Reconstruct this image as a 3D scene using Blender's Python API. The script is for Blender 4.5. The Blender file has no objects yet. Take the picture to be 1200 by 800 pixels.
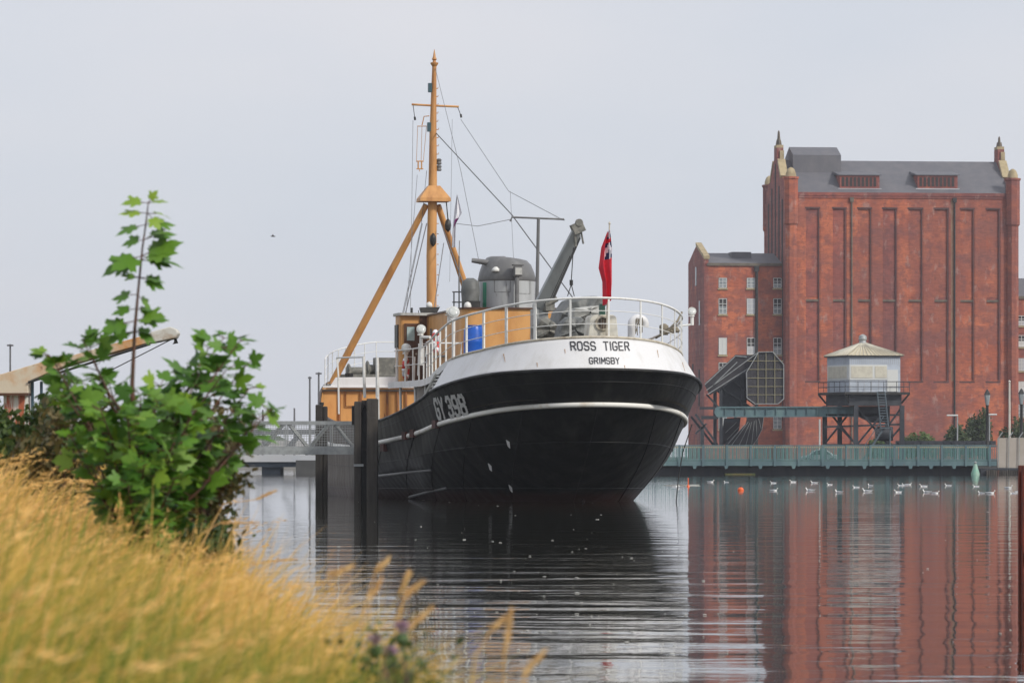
import bpy, math, random
import numpy as np
from mathutils import Vector, Matrix
R = math.radians
random.seed(7)
rng = np.random.default_rng(11)
sc = bpy.context.scene
COL = sc.collection

# ------------------------------------------------------------------ camera
FPX, HZ, CH = 5000.0, 534.0, 1.25        # focal length in photo pixels, horizon row, eye height above the water
cd = bpy.data.cameras.new('camera'); cam = bpy.data.objects.new('camera', cd); COL.objects.link(cam)
cd.sensor_width = 36; cd.lens = 150; cd.shift_y = (HZ-400)/1200
cd.clip_start = 0.5; cd.clip_end = 6000
cam.location = (0, 0, CH); cam.rotation_euler = (R(90), 0, 0)
cd.dof.use_dof = True; cd.dof.focus_distance = 120; cd.dof.aperture_fstop = 13
sc.camera = cam
# ------------------------------------------------------------------ world, sun, exposure
SUN = Vector((0.66, -0.52, 0.62)).normalized()
w = bpy.data.worlds.new('World'); sc.world = w; w.use_nodes = True
nt = w.node_tree; nt.nodes.clear()
out = nt.nodes.new('ShaderNodeOutputWorld'); bg = nt.nodes.new('ShaderNodeBackground')
sky = nt.nodes.new('ShaderNodeTexSky'); sky.sky_type = 'NISHITA'; sky.sun_disc = False
sky.sun_elevation = math.asin(SUN.z); sky.sun_rotation = math.atan2(SUN.x, SUN.y)
sky.air_density = 1.0; sky.dust_density = 2.0
tc = nt.nodes.new('ShaderNodeTexCoord'); mp = nt.nodes.new('ShaderNodeMapping'); mp.inputs['Scale'].default_value = (1.0, 1.0, 2.4)
ns = nt.nodes.new('ShaderNodeTexNoise'); ns.inputs['Scale'].default_value = 7.5; ns.inputs['Detail'].default_value = 4; ns.inputs['Roughness'].default_value = .45
cr = nt.nodes.new('ShaderNodeValToRGB')
cr.color_ramp.elements[0].position = .3; cr.color_ramp.elements[0].color = (5.45, 5.75, 6.4, 1)
cr.color_ramp.elements[1].position = .7; cr.color_ramp.elements[1].color = (6.2, 6.2, 6.6, 1)
mx = nt.nodes.new('ShaderNodeMix'); mx.data_type = 'RGBA'; mx.inputs[0].default_value = .90
L = nt.links.new
L(tc.outputs['Generated'], mp.inputs[0]); L(mp.outputs[0], ns.inputs[0]); L(ns.outputs[0], cr.inputs[0])
L(sky.outputs[0], mx.inputs[6]); L(cr.outputs[0], mx.inputs[7]); L(mx.outputs[2], bg.inputs[0]); L(bg.outputs[0], out.inputs[0])
bg.inputs[1].default_value = 0.108
sd = bpy.data.lights.new('sun', 'SUN'); sd.energy = 2.3; sd.angle = R(7); sd.color = (1, .95, .87)
so = bpy.data.objects.new('sun', sd); COL.objects.link(so); so.rotation_euler = SUN.to_track_quat('Z', 'Y').to_euler()
so.location = (0, 0, 60)
sc.view_settings.view_transform = 'Standard'; sc.view_settings.look = 'None'
sc.view_settings.exposure = 0.22; sc.view_settings.gamma = 1; sc.view_settings.use_curve_mapping = False
sc.render.engine = 'CYCLES'
try:
    sc.cycles.use_denoising = True
    sc.cycles.max_bounces = 6; sc.cycles.transparent_max_bounces = 16; sc.cycles.volume_bounces = 0
    sc.cycles.sample_clamp_indirect = 6
except Exception: pass

# ------------------------------------------------------------------ helpers
def P(px, py, Y): return Vector(((px-600)*Y/FPX, Y, CH+(HZ-py)*Y/FPX))
def lin(h):
    if not isinstance(h, str): return tuple(h)
    return tuple(((int(h[i:i+2], 16)/255+.055)/1.055)**2.4 if int(h[i:i+2], 16) > 10 else int(h[i:i+2], 16)/255/12.92 for i in (0, 2, 4))
class MB:
    def __init__(s): s.v = []; s.f = []; s.m = []
    def add(s, vs, fs, m=0):
        n = len(s.v); s.v += [tuple(v) for v in vs]
        s.f += [tuple(i+n for i in f) for f in fs]; s.m += [m]*len(fs)
    def box(s, c, d, rz=0, m=0, tilt=None):
        c = Vector(c); M = Matrix.Rotation(rz, 3, 'Z')
        if tilt is not None: M = M @ tilt
        vs = [c + M @ Vector((x*d[0]/2, y*d[1]/2, z*d[2]/2)) for x in (-1, 1) for y in (-1, 1) for z in (-1, 1)]
        s.add(vs, [(0,1,3,2),(4,6,7,5),(0,4,5,1),(2,3,7,6),(0,2,6,4),(1,5,7,3)], m); return s
    def bb(s, x0, x1, y0, y1, z0, z1, m=0): return s.box(((x0+x1)/2, (y0+y1)/2, (z0+z1)/2), (x1-x0, y1-y0, z1-z0), 0, m)
    def path(s, pts, r, n=8, cap=True, m=0, closed=False, ref0=None):
        pts = [Vector(p) for p in pts]; rs = r if isinstance(r, (list, tuple)) else [r]*len(pts)
        rings = []; N = len(pts)
        for i, p in enumerate(pts):
            d = (pts[(i+1) % N]-pts[i-1]) if closed else (pts[min(i+1, N-1)]-pts[max(i-1, 0)])
            d.normalize(); ref = Vector(ref0) if ref0 else (Vector((0, 0, 1)) if abs(d.z) < .95 else Vector((0, 1, 0)))
            a = d.cross(ref).normalized(); b = a.cross(d)
            rings.append([p+(a*math.cos(t)+b*math.sin(t))*rs[i] for t in (2*math.pi*k/n for k in range(n))])
        vs = [v for rg in rings for v in rg]; fs = []
        for i in range(N if closed else N-1):
            j = (i+1) % N
            for k in range(n): fs.append((i*n+k, i*n+(k+1) % n, j*n+(k+1) % n, j*n+k))
        if cap and not closed: fs += [tuple(range(n-1, -1, -1)), tuple(range((N-1)*n, N*n))]
        s.add(vs, fs, m); return s
    def lathe(s, prof, c=(0, 0, 0), n=24, sy=1, M=None, m=0):
        c = Vector(c); vs = []; fs = []
        for r, z in prof:
            for k in range(n):
                v = Vector((r*math.cos(2*math.pi*k/n), r*sy*math.sin(2*math.pi*k/n), z))
                vs.append(c+(M @ v if M else v))
        for i in range(len(prof)-1):
            for k in range(n): fs.append((i*n+k, i*n+(k+1) % n, (i+1)*n+(k+1) % n, (i+1)*n+k))
        fs += [tuple(range(n-1, -1, -1)), tuple(range((len(prof)-1)*n, len(prof)*n))]
        s.add(vs, fs, m); return s
    def prism(s, pts, d, m=0):
        d = Vector(d); n = len(pts); pts = [Vector(p) for p in pts]
        s.add(pts+[p+d for p in pts], [tuple(range(n-1, -1, -1)), tuple(range(n, 2*n))]+[(i, (i+1) % n, (i+1) % n+n, i+n) for i in range(n)], m); return s
    def plate(s, pxs, Y, th, m=0): return s.prism([P(a, b, Y) for a, b in pxs], (0, th, 0), m)
    def bar(s, a, b, Y, wpx, th, m=0, x=0):        # a flat bar between two picture points, standing at depth Y
        A, B = P(a[0], a[1], Y), P(b[0], b[1], Y); d = (B-A).normalized(); q = Vector((-d.z, 0, d.x))*wpx*Y/FPX/2
        A -= d*x; B += d*x
        s.prism([A+q, B+q, B-q, A-q], (0, th, 0), m); return s
    def grid(s, rows, m=0, flip=False):
        n = len(rows[0]); vs = [p for r in rows for p in r]; fs = []
        for i in range(len(rows)-1):
            for k in range(n-1):
                f = (i*n+k, i*n+k+1, (i+1)*n+k+1, (i+1)*n+k)
                fs.append(f[::-1] if flip else f)
        s.add(vs, fs, m); return s
    def build(s, name, mats, parent=None, smooth=False, bevel=0, solid=0):
        me = bpy.data.meshes.new(name); me.from_pydata(s.v, [], s.f)
        for mm in (mats if isinstance(mats, (list, tuple)) else [mats]): me.materials.append(mm)
        me.polygons.foreach_set('material_index', s.m)
        if smooth: me.polygons.foreach_set('use_smooth', [True]*len(s.f))
        me.update(); o = bpy.data.objects.new(name, me); COL.objects.link(o)
        if parent: o.parent = parent
        if smooth == 2:
            me.set_sharp_from_angle(angle=R(40))
        if solid: md = o.modifiers.new('s', 'SOLIDIFY'); md.thickness = solid; md.offset = -1
        if bevel: md = o.modifiers.new('b', 'BEVEL'); md.width = bevel; md.segments = 2; md.limit_method = 'ANGLE'
        return o
def tag(o, label=None, cat=None, group=None, kind=None):
    if label: o['label'] = label
    if cat: o['category'] = cat
    if group: o['group'] = group
    if kind: o['kind'] = kind
    return o
def empty(name, loc=(0, 0, 0), rz=0, label=None, cat=None, group=None):
    o = bpy.data.objects.new(name, None); COL.objects.link(o); o.location = loc; o.rotation_euler = (0, 0, rz); o.empty_display_size = .2
    return tag(o, label, cat, group)
def own(o, loc):
    """move a mesh object's origin to loc without moving its shape"""
    loc = Vector(loc); o.data.transform(Matrix.Translation(-loc)); o.location = loc; return o
def thing_at(px, py, Y, name, label, cat, group=None):
    """an empty at the thing's base; parts are built in world coordinates and shifted by its location"""
    return empty(name, P(px, py, Y), 0, label, cat, group)
def part(mb, name, mats, root, parent=None, **k):
    o = mb.build(name, mats, parent or root, **k)
    o.data.transform(Matrix.Translation(-root.location))
    return o
def copy_tree(o, parent=None):
    c = o.copy(); COL.objects.link(c)
    if parent: c.parent = parent
    for ch in list(o.children): copy_tree(ch, c)
    return c

# ------------------------------------------------------------------ materials
def mat(name, col, rough=.6, col2=None, scale=3, detail=6, lo=.4, hi=.65, metal=0, bump=0, bscale=30, vstretch=1, col3=None, s3=8, lo3=.62, hi3=.7, coat=0, hstretch=1, rand=0, spec=.5):
    m = bpy.data.materials.new(name); m.use_nodes = True; t = m.node_tree; b = t.nodes['Principled BSDF']
    b.inputs['Roughness'].default_value = rough; b.inputs['Metallic'].default_value = metal
    b.inputs['Specular IOR Level'].default_value = spec
    if coat: b.inputs['Coat Weight'].default_value = coat
    c1 = (*lin(col), 1)
    tcn = t.nodes.new('ShaderNodeTexCoord')
    def noise(sc_, det, st, sh=1):
        mpn = t.nodes.new('ShaderNodeMapping'); mpn.inputs['Scale'].default_value = (1*sh, 1*sh, 1/st)
        n = t.nodes.new('ShaderNodeTexNoise'); n.inputs['Scale'].default_value = sc_; n.inputs['Detail'].default_value = det; n.inputs['Roughness'].default_value = .62
        t.links.new(tcn.outputs['Object'], mpn.inputs[0]); t.links.new(mpn.outputs[0], n.inputs[0]); return n
    def mixc(n, lo_, hi_, a, bcol):
        mr = t.nodes.new('ShaderNodeMapRange'); mr.inputs[1].default_value = lo_; mr.inputs[2].default_value = hi_
        t.links.new(n.outputs[0], mr.inputs[0])
        mm = t.nodes.new('ShaderNodeMix'); mm.data_type = 'RGBA'; t.links.new(mr.outputs[0], mm.inputs[0])
        if isinstance(a, tuple): mm.inputs[6].default_value = a
        else: t.links.new(a, mm.inputs[6])
        mm.inputs[7].default_value = bcol; return mm.outputs[2]
    cur = c1
    if col2 is not None: cur = mixc(noise(scale, detail, vstretch, hstretch), lo, hi, cur, (*lin(col2), 1))
    if col3 is not None: cur = mixc(noise(s3, 8, vstretch), lo3, hi3, cur, (*lin(col3), 1))
    if isinstance(cur, tuple): b.inputs['Base Color'].default_value = cur
    else: t.links.new(cur, b.inputs['Base Color'])
    if bump:
        n = noise(bscale, 5, 1); bm = t.nodes.new('ShaderNodeBump'); bm.inputs['Strength'].default_value = bump; bm.inputs['Distance'].default_value = .03
        t.links.new(n.outputs[0], bm.inputs['Height']); t.links.new(bm.outputs[0], b.inputs['Normal'])
    return m
M = {}; HAZE = .00020
M['white'] = mat('white_paint', (.72, .72, .725), .45, (.56, .55, .52), 1.6, 9, .48, .75, bump=.25, bscale=1.8, vstretch=3.5, col3=(.40, .30, .20), s3=3, lo3=.68, hi3=.80)
M['whitepole'] = mat('white_gloss', (.78, .78, .75), .4, (.55, .5, .42), 6, 5, .55, .75)
M['buff'] = mat('buff_paint', (.66, .34, .11), .5, (.50, .22, .06), 2.2, 8, .45, .72, bump=.08, bscale=6, vstretch=3, col3=(.20, .08, .03), s3=5, lo3=.66, hi3=.72)
M['buffmast'] = mat('mast_paint', (.62, .31, .10), .5, (.36, .15, .045), 1.6, 7, .48, .68, vstretch=5, col3=(.13, .06, .03), s3=3, lo3=.66, hi3=.75)
M['brown'] = mat('varnished_door', (.07, .028, .015), .4, (.12, .05, .02), 5, 5, .4, .7, vstretch=5)
M['grey'] = mat('grey_paint', (.33, .35, .35), .5, (.22, .23, .22), 1.5, 8, .45, .7, vstretch=4, col3=(.16, .10, .06), s3=5, lo3=.68, hi3=.75)
M['funnel'] = mat('funnel_grey', (.44, .46, .465), .45, (.34, .35, .35), 1.5, 8, .45, .7, vstretch=5, col3=(.12, .12, .12), s3=3, lo3=.62, hi3=.7)
M['dkgrey'] = mat('dark_grey_paint', (.14, .14, .14), .45, (.23, .23, .225), 2, 6, .5, .75)
M['black'] = mat('black_fittings', (.02, .02, .02), .5, (.05, .045, .04), 4, 5, .5, .7)
M['green'] = mat('green_stripe', (.03, .28, .16), .5)
M['wire'] = mat('steel_wire', (.12, .12, .125), .5)
M['tarp'] = mat('grey_tarp', (.115, .12, .115), .55, (.17, .175, .17), 3, 6, .45, .65, bump=.5, bscale=5)
M['canvas'] = mat('pale_canvas', (.50, .50, .47), .8, (.30, .30, .28), 3, 6, .5, .7, bump=.4, bscale=6)
M['blue'] = mat('blue_plastic', (.006, .10, .50), .35, (.01, .07, .34), 3, 4, .5, .7)
M['red'] = mat('red_bunting', (.68, .012, .035), .7, (.5, .008, .03), 4, 4, .4, .7)
M['navy'] = mat('blue_bunting', (.01, .02, .10), .75)
M['wcloth'] = mat('white_bunting', (.78, .78, .82), .75)
M['purple'] = mat('purple_bunting', (.20, .02, .16), .75)
M['glass'] = mat('window_glass', (.33, .44, .44), .15, (.45, .55, .54), 3, 2)
M['wood'] = mat('weathered_timber', (.035, .030, .026), .8, (.085, .075, .062), 2.5, 8, .45, .7, vstretch=9, bump=.5, bscale=9, col3=(.12, .04, .02), s3=2, lo3=.64, hi3=.72)
M['galv'] = mat('galvanised_steel', (.36, .38, .38), .5, (.25, .26, .26), 5, 5, .4, .7, metal=.2)
M['orange'] = mat('orange_plastic', (.75, .12, .02), .5)
M['lamp'] = mat('floodlight_shell', (.72, .72, .69), .35, (.45, .43, .38), 9, 5, .55, .75)
M['red_ring'] = mat('lifebuoy_red', (.62, .04, .03), .5)
M['lens'] = mat('pale_lens', (.62, .64, .62), .15, (.5, .52, .5), 9, 3)
M['ink'] = mat('black_letter_paint', (.03, .03, .035), .5)
M['letter_white'] = mat('white_letter_paint', (.58, .58, .57), .6, (.3, .3, .29), 9, 5, .5, .7)
M['rope'] = mat('old_rope', (.22, .19, .14), .9)
M['winch'] = mat('greasy_winch', (.13, .13, .115), .6, (.24, .23, .2), 6, 5, .45, .65)
M['deck'] = mat('deck_planking', (.16, .15, .13), .8, (.1, .09, .08), 3, 5, .4, .7)

def hull_mat():
    m = mat('black_hull_paint', (.0065, .007, .0075), .46, (.030, .030, .026), 1.8, 9, .48, .72, bump=.35, bscale=1.6, vstretch=7, spec=.32, col3=(.040, .022, .015), s3=1.3, lo3=.66, hi3=.78)
    t = m.node_tree; b = t.nodes['Principled BSDF']; src = b.inputs['Base Color'].links[0].from_socket
    g = t.nodes.new('ShaderNodeTexCoord'); sp = t.nodes.new('ShaderNodeSeparateXYZ'); t.links.new(g.outputs['Object'], sp.inputs[0])
    n = t.nodes.new('ShaderNodeTexNoise'); n.inputs['Scale'].default_value = 2.2; n.inputs['Detail'].default_value = 5
    t.links.new(g.outputs['Object'], n.inputs[0])
    a = t.nodes.new('ShaderNodeMath'); a.operation = 'MULTIPLY_ADD'; a.inputs[1].default_value = .25; t.links.new(n.outputs[0], a.inputs[0]); t.links.new(sp.outputs[2], a.inputs[2])
    mr = t.nodes.new('ShaderNodeMapRange'); mr.inputs[1].default_value = .46; mr.inputs[2].default_value = .30; t.links.new(a.outputs[0], mr.inputs[0])
    mm = t.nodes.new('ShaderNodeMix'); mm.data_type = 'RGBA'; t.links.new(mr.outputs[0], mm.inputs[0]); t.links.new(src, mm.inputs[6]); mm.inputs[7].default_value = (.038, .011, .008, 1)
    # the fore part is browner with weed below the belting
    mr2 = t.nodes.new('ShaderNodeMapRange'); mr2.inputs[1].default_value = 15; mr2.inputs[2].default_value = 21; t.links.new(sp.outputs[1], mr2.inputs[0])
    mu = t.nodes.new('ShaderNodeMath'); mu.operation = 'MULTIPLY'; mu.inputs[1].default_value = .6; t.links.new(mr2.outputs[0], mu.inputs[0])
    mm2 = t.nodes.new('ShaderNodeMix'); mm2.data_type = 'RGBA'; t.links.new(mu.outputs[0], mm2.inputs[0]); t.links.new(mm.outputs[2], mm2.inputs[6]); mm2.inputs[7].default_value = (.085, .048, .032, 1)
    t.links.new(mm2.outputs[2], b.inputs['Base Color'])
    # plating: dents between the frames and broad unevenness
    wv = t.nodes.new('ShaderNodeTexWave'); wv.wave_type = 'BANDS'; wv.bands_direction = 'Y'; wv.inputs['Scale'].default_value = .55; wv.inputs['Distortion'].default_value = 4; wv.inputs['Detail'].default_value = 2; wv.inputs['Detail Scale'].default_value = .6
    n2 = t.nodes.new('ShaderNodeTexNoise'); n2.inputs['Scale'].default_value = 1.1; n2.inputs['Detail'].default_value = 3
    t.links.new(g.outputs['Object'], wv.inputs[0]); t.links.new(g.outputs['Object'], n2.inputs[0])
    sm = t.nodes.new('ShaderNodeMath'); sm.operation = 'MULTIPLY_ADD'; sm.inputs[1].default_value = .09; t.links.new(wv.outputs['Fac'], sm.inputs[0]); t.links.new(n2.outputs[0], sm.inputs[2])
    b2 = t.nodes.new('ShaderNodeBump'); b2.inputs['Strength'].default_value = .55; b2.inputs['Distance'].default_value = .09; t.links.new(sm.outputs[0], b2.inputs['Height'])
    b1 = b.inputs['Normal'].links[0].from_node; t.links.new(b2.outputs[0], b1.inputs['Normal'])
    return m
M['hull'] = hull_mat()

def water_mat():
    m = bpy.data.materials.new('dock_water'); m.use_nodes = True; t = m.node_tree; b = t.nodes['Principled BSDF']
    b.inputs['Base Color'].default_value = (.018, .018, .012, 1); b.inputs['Roughness'].default_value = .03; b.inputs['IOR'].default_value = 1.333
    g = t.nodes.new('ShaderNodeTexCoord')
    def nz(sx, sy, s, det, rough=.5):
        mpn = t.nodes.new('ShaderNodeMapping'); mpn.inputs['Scale'].default_value = (sx, sy, 1); mpn.inputs['Rotation'].default_value = (0, 0, .12)
        n = t.nodes.new('ShaderNodeTexNoise'); n.inputs['Scale'].default_value = s; n.inputs['Detail'].default_value = det; n.inputs['Roughness'].default_value = rough
        t.links.new(g.outputs['Object'], mpn.inputs[0]); t.links.new(mpn.outputs[0], n.inputs[0]); return n.outputs[0]
    def mth(op, a, bb):
        k = t.nodes.new('ShaderNodeMath'); k.operation = op
        for i, x in enumerate((a, bb)):
            if isinstance(x, (int, float)): k.inputs[i].default_value = x
            else: t.links.new(x, k.inputs[i])
        return k.outputs[0]
    big = nz(.55, 1, .75, 2.2, .45)                      # lazy ripples about a metre long
    fine = nz(.5, 1, 4.5, 3, .5)
    patch = nz(.5, 1, .035, 2)                       # wind-ruffled and calm areas
    pr = t.nodes.new('ShaderNodeMapRange'); pr.inputs[1].default_value = .38; pr.inputs[2].default_value = .66; pr.inputs[3].default_value = .25; pr.inputs[4].default_value = 1.1
    t.links.new(patch, pr.inputs[0])
    h = mth('ADD', mth('MULTIPLY', big, WBIG), mth('MULTIPLY', mth('MULTIPLY', fine, WFINE), pr.outputs[0]))
    bm = t.nodes.new('ShaderNodeBump'); bm.inputs['Strength'].default_value = 1; bm.inputs['Distance'].default_value = 1
    t.links.new(h, bm.inputs['Height']); t.links.new(bm.outputs[0], b.inputs['Normal'])
    return m
WBIG, WFINE = .019, .0036
M['water'] = water_mat()

# ------------------------------------------------------------------ the setting: water and land
wm = MB(); wm.add([(-420, -60, 0), (520, -60, 0), (520, 700, 0), (-420, 700, 0)], [(0, 1, 2, 3)])
tag(wm.build('water', M['water']), kind='structure')
M['seabed'] = mat('mud', (.05, .045, .035), .9)
sb = MB(); sb.bb(-450, 560, -80, 1400, -3.2, -3.0); tag(sb.build('ground', M['seabed']), kind='structure')
M['quay'] = mat('quay_concrete', (.30, .29, .27), .8, (.19, .18, .165), .4, 8, .4, .7)
M['quaydark'] = mat('quay_timber_wall', (.028, .032, .042), .85, (.05, .05, .055), 1.5, 7, .4, .7, vstretch=5)
M['tarmac'] = mat('tarmac', (.06, .06, .06), .85, (.09, .09, .085), .5, 6)
lk = MB(); lk.bb(-15, 300, 296, 1300, -2.9, .95); tag(lk.build('quay_ground', M['tarmac']), kind='structure')

# grassy bank on the camera side and along the left
def edge_x(y): return -.12-.1*(y-6) if y < 60 else -5.52-.115*(y-60)
def bank_z(x, y):
    e = edge_x(y); d = e-x
    if d > 0:
        z = (.42+.27*min(d, 1.6))*(1.0 if y > 4.4 else .62)
        k = min(max((y-2)/16, 0), 1)
        z = z*(.86+.20*k)+ .05*math.sin(x*2.1+y*.7)+.04*math.sin(x*.9-y*1.3)
        if y > 24: z = z*(1-min((y-24)/20, 1))+ .8*min((y-24)/20, 1)
        return z
    return max(.42*(1.0 if y > 4.4 else .62)*(.86+.20*min(max((y-2)/16, 0), 1))+d*1.1, -3.0)
M['soil'] = mat('bank_soil', (.13, .105, .04), .95, (.07, .09, .025), 3, 6, .4, .6)
bk = MB(); rows = []
for y in [-14, -8, -4, -2, 0, 1.5, 3, 4, 5, 6, 7, 8, 9, 10, 11, 12, 13.5, 15, 17, 19, 21, 24, 28, 33, 40, 50, 60, 75, 95, 120, 150, 190, 240]:
    e = edge_x(y); xs = [-90, -40, -20, -12, -8] if y < 60 else [-90, -60, -40, -30, -22]
    xs = [x+min(e, 0) if y >= 60 else x for x in xs]
    xs += [e-d for d in (5, 4, 3, 2.4, 1.9, 1.5, 1.1, .8, .5, .2, 0, -.3, -.7, -1.2, -2, -3.2)]
    rows.append([(x, y, bank_z(x, y)) for x in sorted(xs)])
bk.grid(rows)
tag(bk.build('bank', M['soil'], smooth=True), kind='structure')

# ------------------------------------------------------------------ THE TRAWLER (local x = starboard, y = forward, z = up from the waterline)
TH = R(10); YS = 111.6; XS = (706-600)/FPX*YS
ship = empty('trawler', (XS, YS, 0), TH, 'black and white steel trawler with buff mast, moored stern-on beside timber piles', 'trawler')
def SP(px, py, u):
    """ship-local point on the sight line of a picture point at station u"""
    v = 0
    for _ in range(6):
        Y = YS+u*math.cos(TH)+v*math.sin(TH); X = (px-600)*Y/FPX
        v = (X-XS+u*math.sin(TH))/math.cos(TH)
    return Vector((v, u, CH+(HZ-py)*Y/FPX))
def ZU(py, u, v=0): return CH+(HZ-py)*(YS+u*math.cos(TH)+v*math.sin(TH))/FPX
LN = {  # aft end, ellipse length, stern half breadth, midship half breadth, taper start, fore end, power, z table
 'N': (0.0, 6.0, 3.72, 3.95, 25, 39.2, 2.1, ([0, 2, 5.5, 9, 14, 20, 25, 27.5, 29, 30.5, 39], [3.5, 3.40, 2.97, 2.58, 2.22, 2.18, 2.38, 2.75, 3.2, 3.52, 4.3])),
 'S': (0.6, 6.5, 3.50, 3.94, 26, 38.8, 2.2, ([.6, 2, 5, 10, 18, 25, 31, 39], [2.6, 2.5, 2.15, 1.8, 1.47, 1.6, 2.0, 2.8])),
 'M': (2.1, 7.3, 3.40, 3.90, 26.5, 38.4, 2.2, ([.6, 5, 10, 18, 25, 31, 39], [1.35, 1.2, 1.0, .75, .8, 1.0, 1.4])),
 'W': (4.0, 8.0, 2.90, 3.82, 26.5, 38.0, 2.2, ([0, 40], [0.05, 0.05])),
 'D': (5.6, 8.5, 1.70, 3.40, 20, 36.2, 1.6, ([0, 40], [-1.4, -1.4])),
 'T': (0.5, 5.5, 3.22, 2.62, 60, 80, 2, ([.5, 1.5, 3, 5, 7, 9.5, 12, 19.6, 40], [4.36, 4.25, 4.06, 3.88, 3.66, 3.46, 3.42, 3.48, 3.48])),
}
NQ, NSD = 26, 60
def half(line):
    u0, a, b, Bm, ub, u1, p, zt = LN[line]; out_ = []
    for i in range(NQ):
        ph = math.pi/2*i/NQ; out_.append((u0+a*(1-math.cos(ph)), b*math.sin(ph)))
    ue = u0+a
    for i in range(NSD+1):
        u = ue+(u1-ue)*i/NSD; m_ = min(max((u-ue)/9, 0), 1); m_ = m_*m_*(3-2*m_)
        v = b+(Bm-b)*m_
        if u > ub: v *= max(1-((u-ub)/(u1-ub))**p, 0)
        out_.append((u, max(v, .02)))
    sm_ = lambda u: sum(float(np.interp(u+k*min(2.2, max(u-u0, 0)*.5)/4, zt[0], zt[1])) for k in range(-4, 5))/9
    return [(v, u, sm_(u)) for u, v in out_]
def full(pts): return [Vector(p) for p in pts[::-1]]+[Vector((-p[0], p[1], p[2])) for p in pts[1:]]
HL = {k: [Vector(p) for p in half(k)] for k in LN if k != 'T'}
def catm(a, b, c, d, t):
    return .5*((2*b)+(c-a)*t+(2*a-5*b+4*c-d)*t*t+(3*b-a-3*c+d)*t**3)
hb = MB(); rowsH = []
for s in (0, .34, .67): rowsH.append([a.lerp(b, s)+Vector((0, 0, 0)) for a, b in zip(HL['N'], HL['S'])])
seq = [HL['N'], HL['S'], HL['M'], HL['W'], HL['D'], HL['D']]
for k in range(1, 4):
    for s in (0, .25, .5, .75):
        rowsH.append([catm(seq[k-1][i] if k > 1 else seq[1][i]*2-seq[2][i], seq[k][i], seq[k+1][i], seq[k+2][i], s) for i in range(len(seq[0]))])
rowsH.append(HL['D'])
hb.grid([full(r) for r in rowsH])
hull = hb.build('hull', M['hull'], ship, smooth=True)
# belting strake, cap rail
def strake(line, r, off, u_lo=0, u_hi=99, name='strake', m=None, half_side=None, n=8, dz=0, flat=1):
    pts = full(HL[line] if line in HL else half(line)); pts = [Vector(p) for p in pts]
    pts = [Vector((p.x*(1+off/4), p.y-(off if p.y < 3 else 0), p.z+dz)) for p in pts if u_lo <= p.y <= u_hi and (half_side is None or p.x*half_side > 0)]
    return MB().path(pts, r, n).build(name, m, ship, smooth=True)
M['belt'] = mat('white_belting', (.80, .79, .74), .55, (.50, .40, .28), 1.6, 7, .55, .78, col3=(.06, .05, .05), s3=1.1, lo3=.66, hi3=.72)
strake('S', .075, .0, name='belting_strake', m=M['belt'])
strake('N', .045, .0, 5.6, 39, 'cap_rail', M['hull'], 1)
strake('N', .045, .0, 5.6, 39, 'cap_rail', M['hull'], -1)
strake('N', .05, .015, 0, 5.6, 'knuckle_bar', M['hull'], dz=0)
# half round guards low on the sides
for (a, b) in (((446, 559), (507, 547)), ((481, 586), (524, 575))):
    # ray onto port side: find the hull point nearest the sight line
    def onhull(px, py):
        best = None
        for r in rowsH:
            for q in r:
                q2 = Vector((-q.x, q.y, q.z)); W = ship_world(q2) if False else None
                Y = YS+q2.y*math.cos(TH)+q2.x*math.sin(TH); X = XS-q2.y*math.sin(TH)+q2.x*math.cos(TH)
                dx = 600+X*FPX/Y-px; dy = HZ-(q2.z-CH)*FPX/Y-py; e = dx*dx+dy*dy
                if best is None or e < best[0]: best = (e, q2)
        return best[1]
    A = onhull(*a); B = onhull(*b); 
    MB().path([A+Vector((-.03, 0, 0)), A.lerp(B, .5)+Vector((-.09, 0, 0)), B+Vector((-.03, 0, 0))], .04, 8).build('guard_bar', M['dkgrey'], ship, smooth=True)
# stern frame / rudder trunk showing at the waterline
MB().path([Vector((0.25, 5.2, 1.15)), Vector((.30, 4.6, .75)), Vector((.30, 4.1, .35)), Vector((.26, 4.0, -.1)), Vector((.2, 4.2, -.8))], [.03, .05, .06, .06, .06], 8).build('stern_frame', M['hull'], ship, smooth=True)
# weld seams standing slightly proud of the plating
nrow = len(rowsH)
def seam(pts): MB().path(pts, .012, 5).build('weld_seam', M['hull'], ship, smooth=True)
for i in (0, 9, 16, 22, 30, 38): 
    for sg in ((1,) if i == 0 else (1, -1)): seam([Vector((sg*r_[i].x*1.0015, r_[i].y-.004, r_[i].z)) for r_ in rowsH[3:nrow-1]])
for k_ in (1, 6, 10): seam([Vector((p.x*1.0015, p.y-.004, p.z)) for p in full(rowsH[k_])][::1])
# white bulwark with tumblehome
def bul(s, ph, side, line_lo='N', off=0):
    o_ = []
    for ln in (line_lo, 'T'):
        u0, a, b, Bm, ub, u1, p, zt = LN[ln]
        u = u0+a*(1-math.cos(ph)); v = b*math.sin(ph); o_.append(Vector((v*side, u, float(np.interp(u, zt[0], zt[1])))))
    q = o_[0].lerp(o_[1], s)
    if off:
        n = Vector((q.x/3.5**2, (q.y-6)/5.7**2, 0)).normalized(); n.z = .12; q += n.normalized()*off
    return q
PM = R(84)
wb = MB(); wr = []
for j in range(9):
    wr.append([bul(j/8, abs(k)/40*PM, 1 if k >= 0 else -1, off=.012 if j == 0 else 0) for k in range(-40, 41)])
wb.grid(wr, flip=True); bwk = wb.build('bulwark', M['white'], ship, smooth=True, solid=-.03)
tp = [bul(1, abs(k)/40*PM, 1 if k >= 0 else -1) for k in range(-40, 41)]
M['cream'] = mat('cream_capping', (.55, .50, .40), .5, (.3, .25, .18), 5, 6, .45, .7)
MB().path([p+Vector((0, 0, .01)) for p in tp], .035, 8).build('bulwark_capping', M['cream'], ship, smooth=True)

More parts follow.
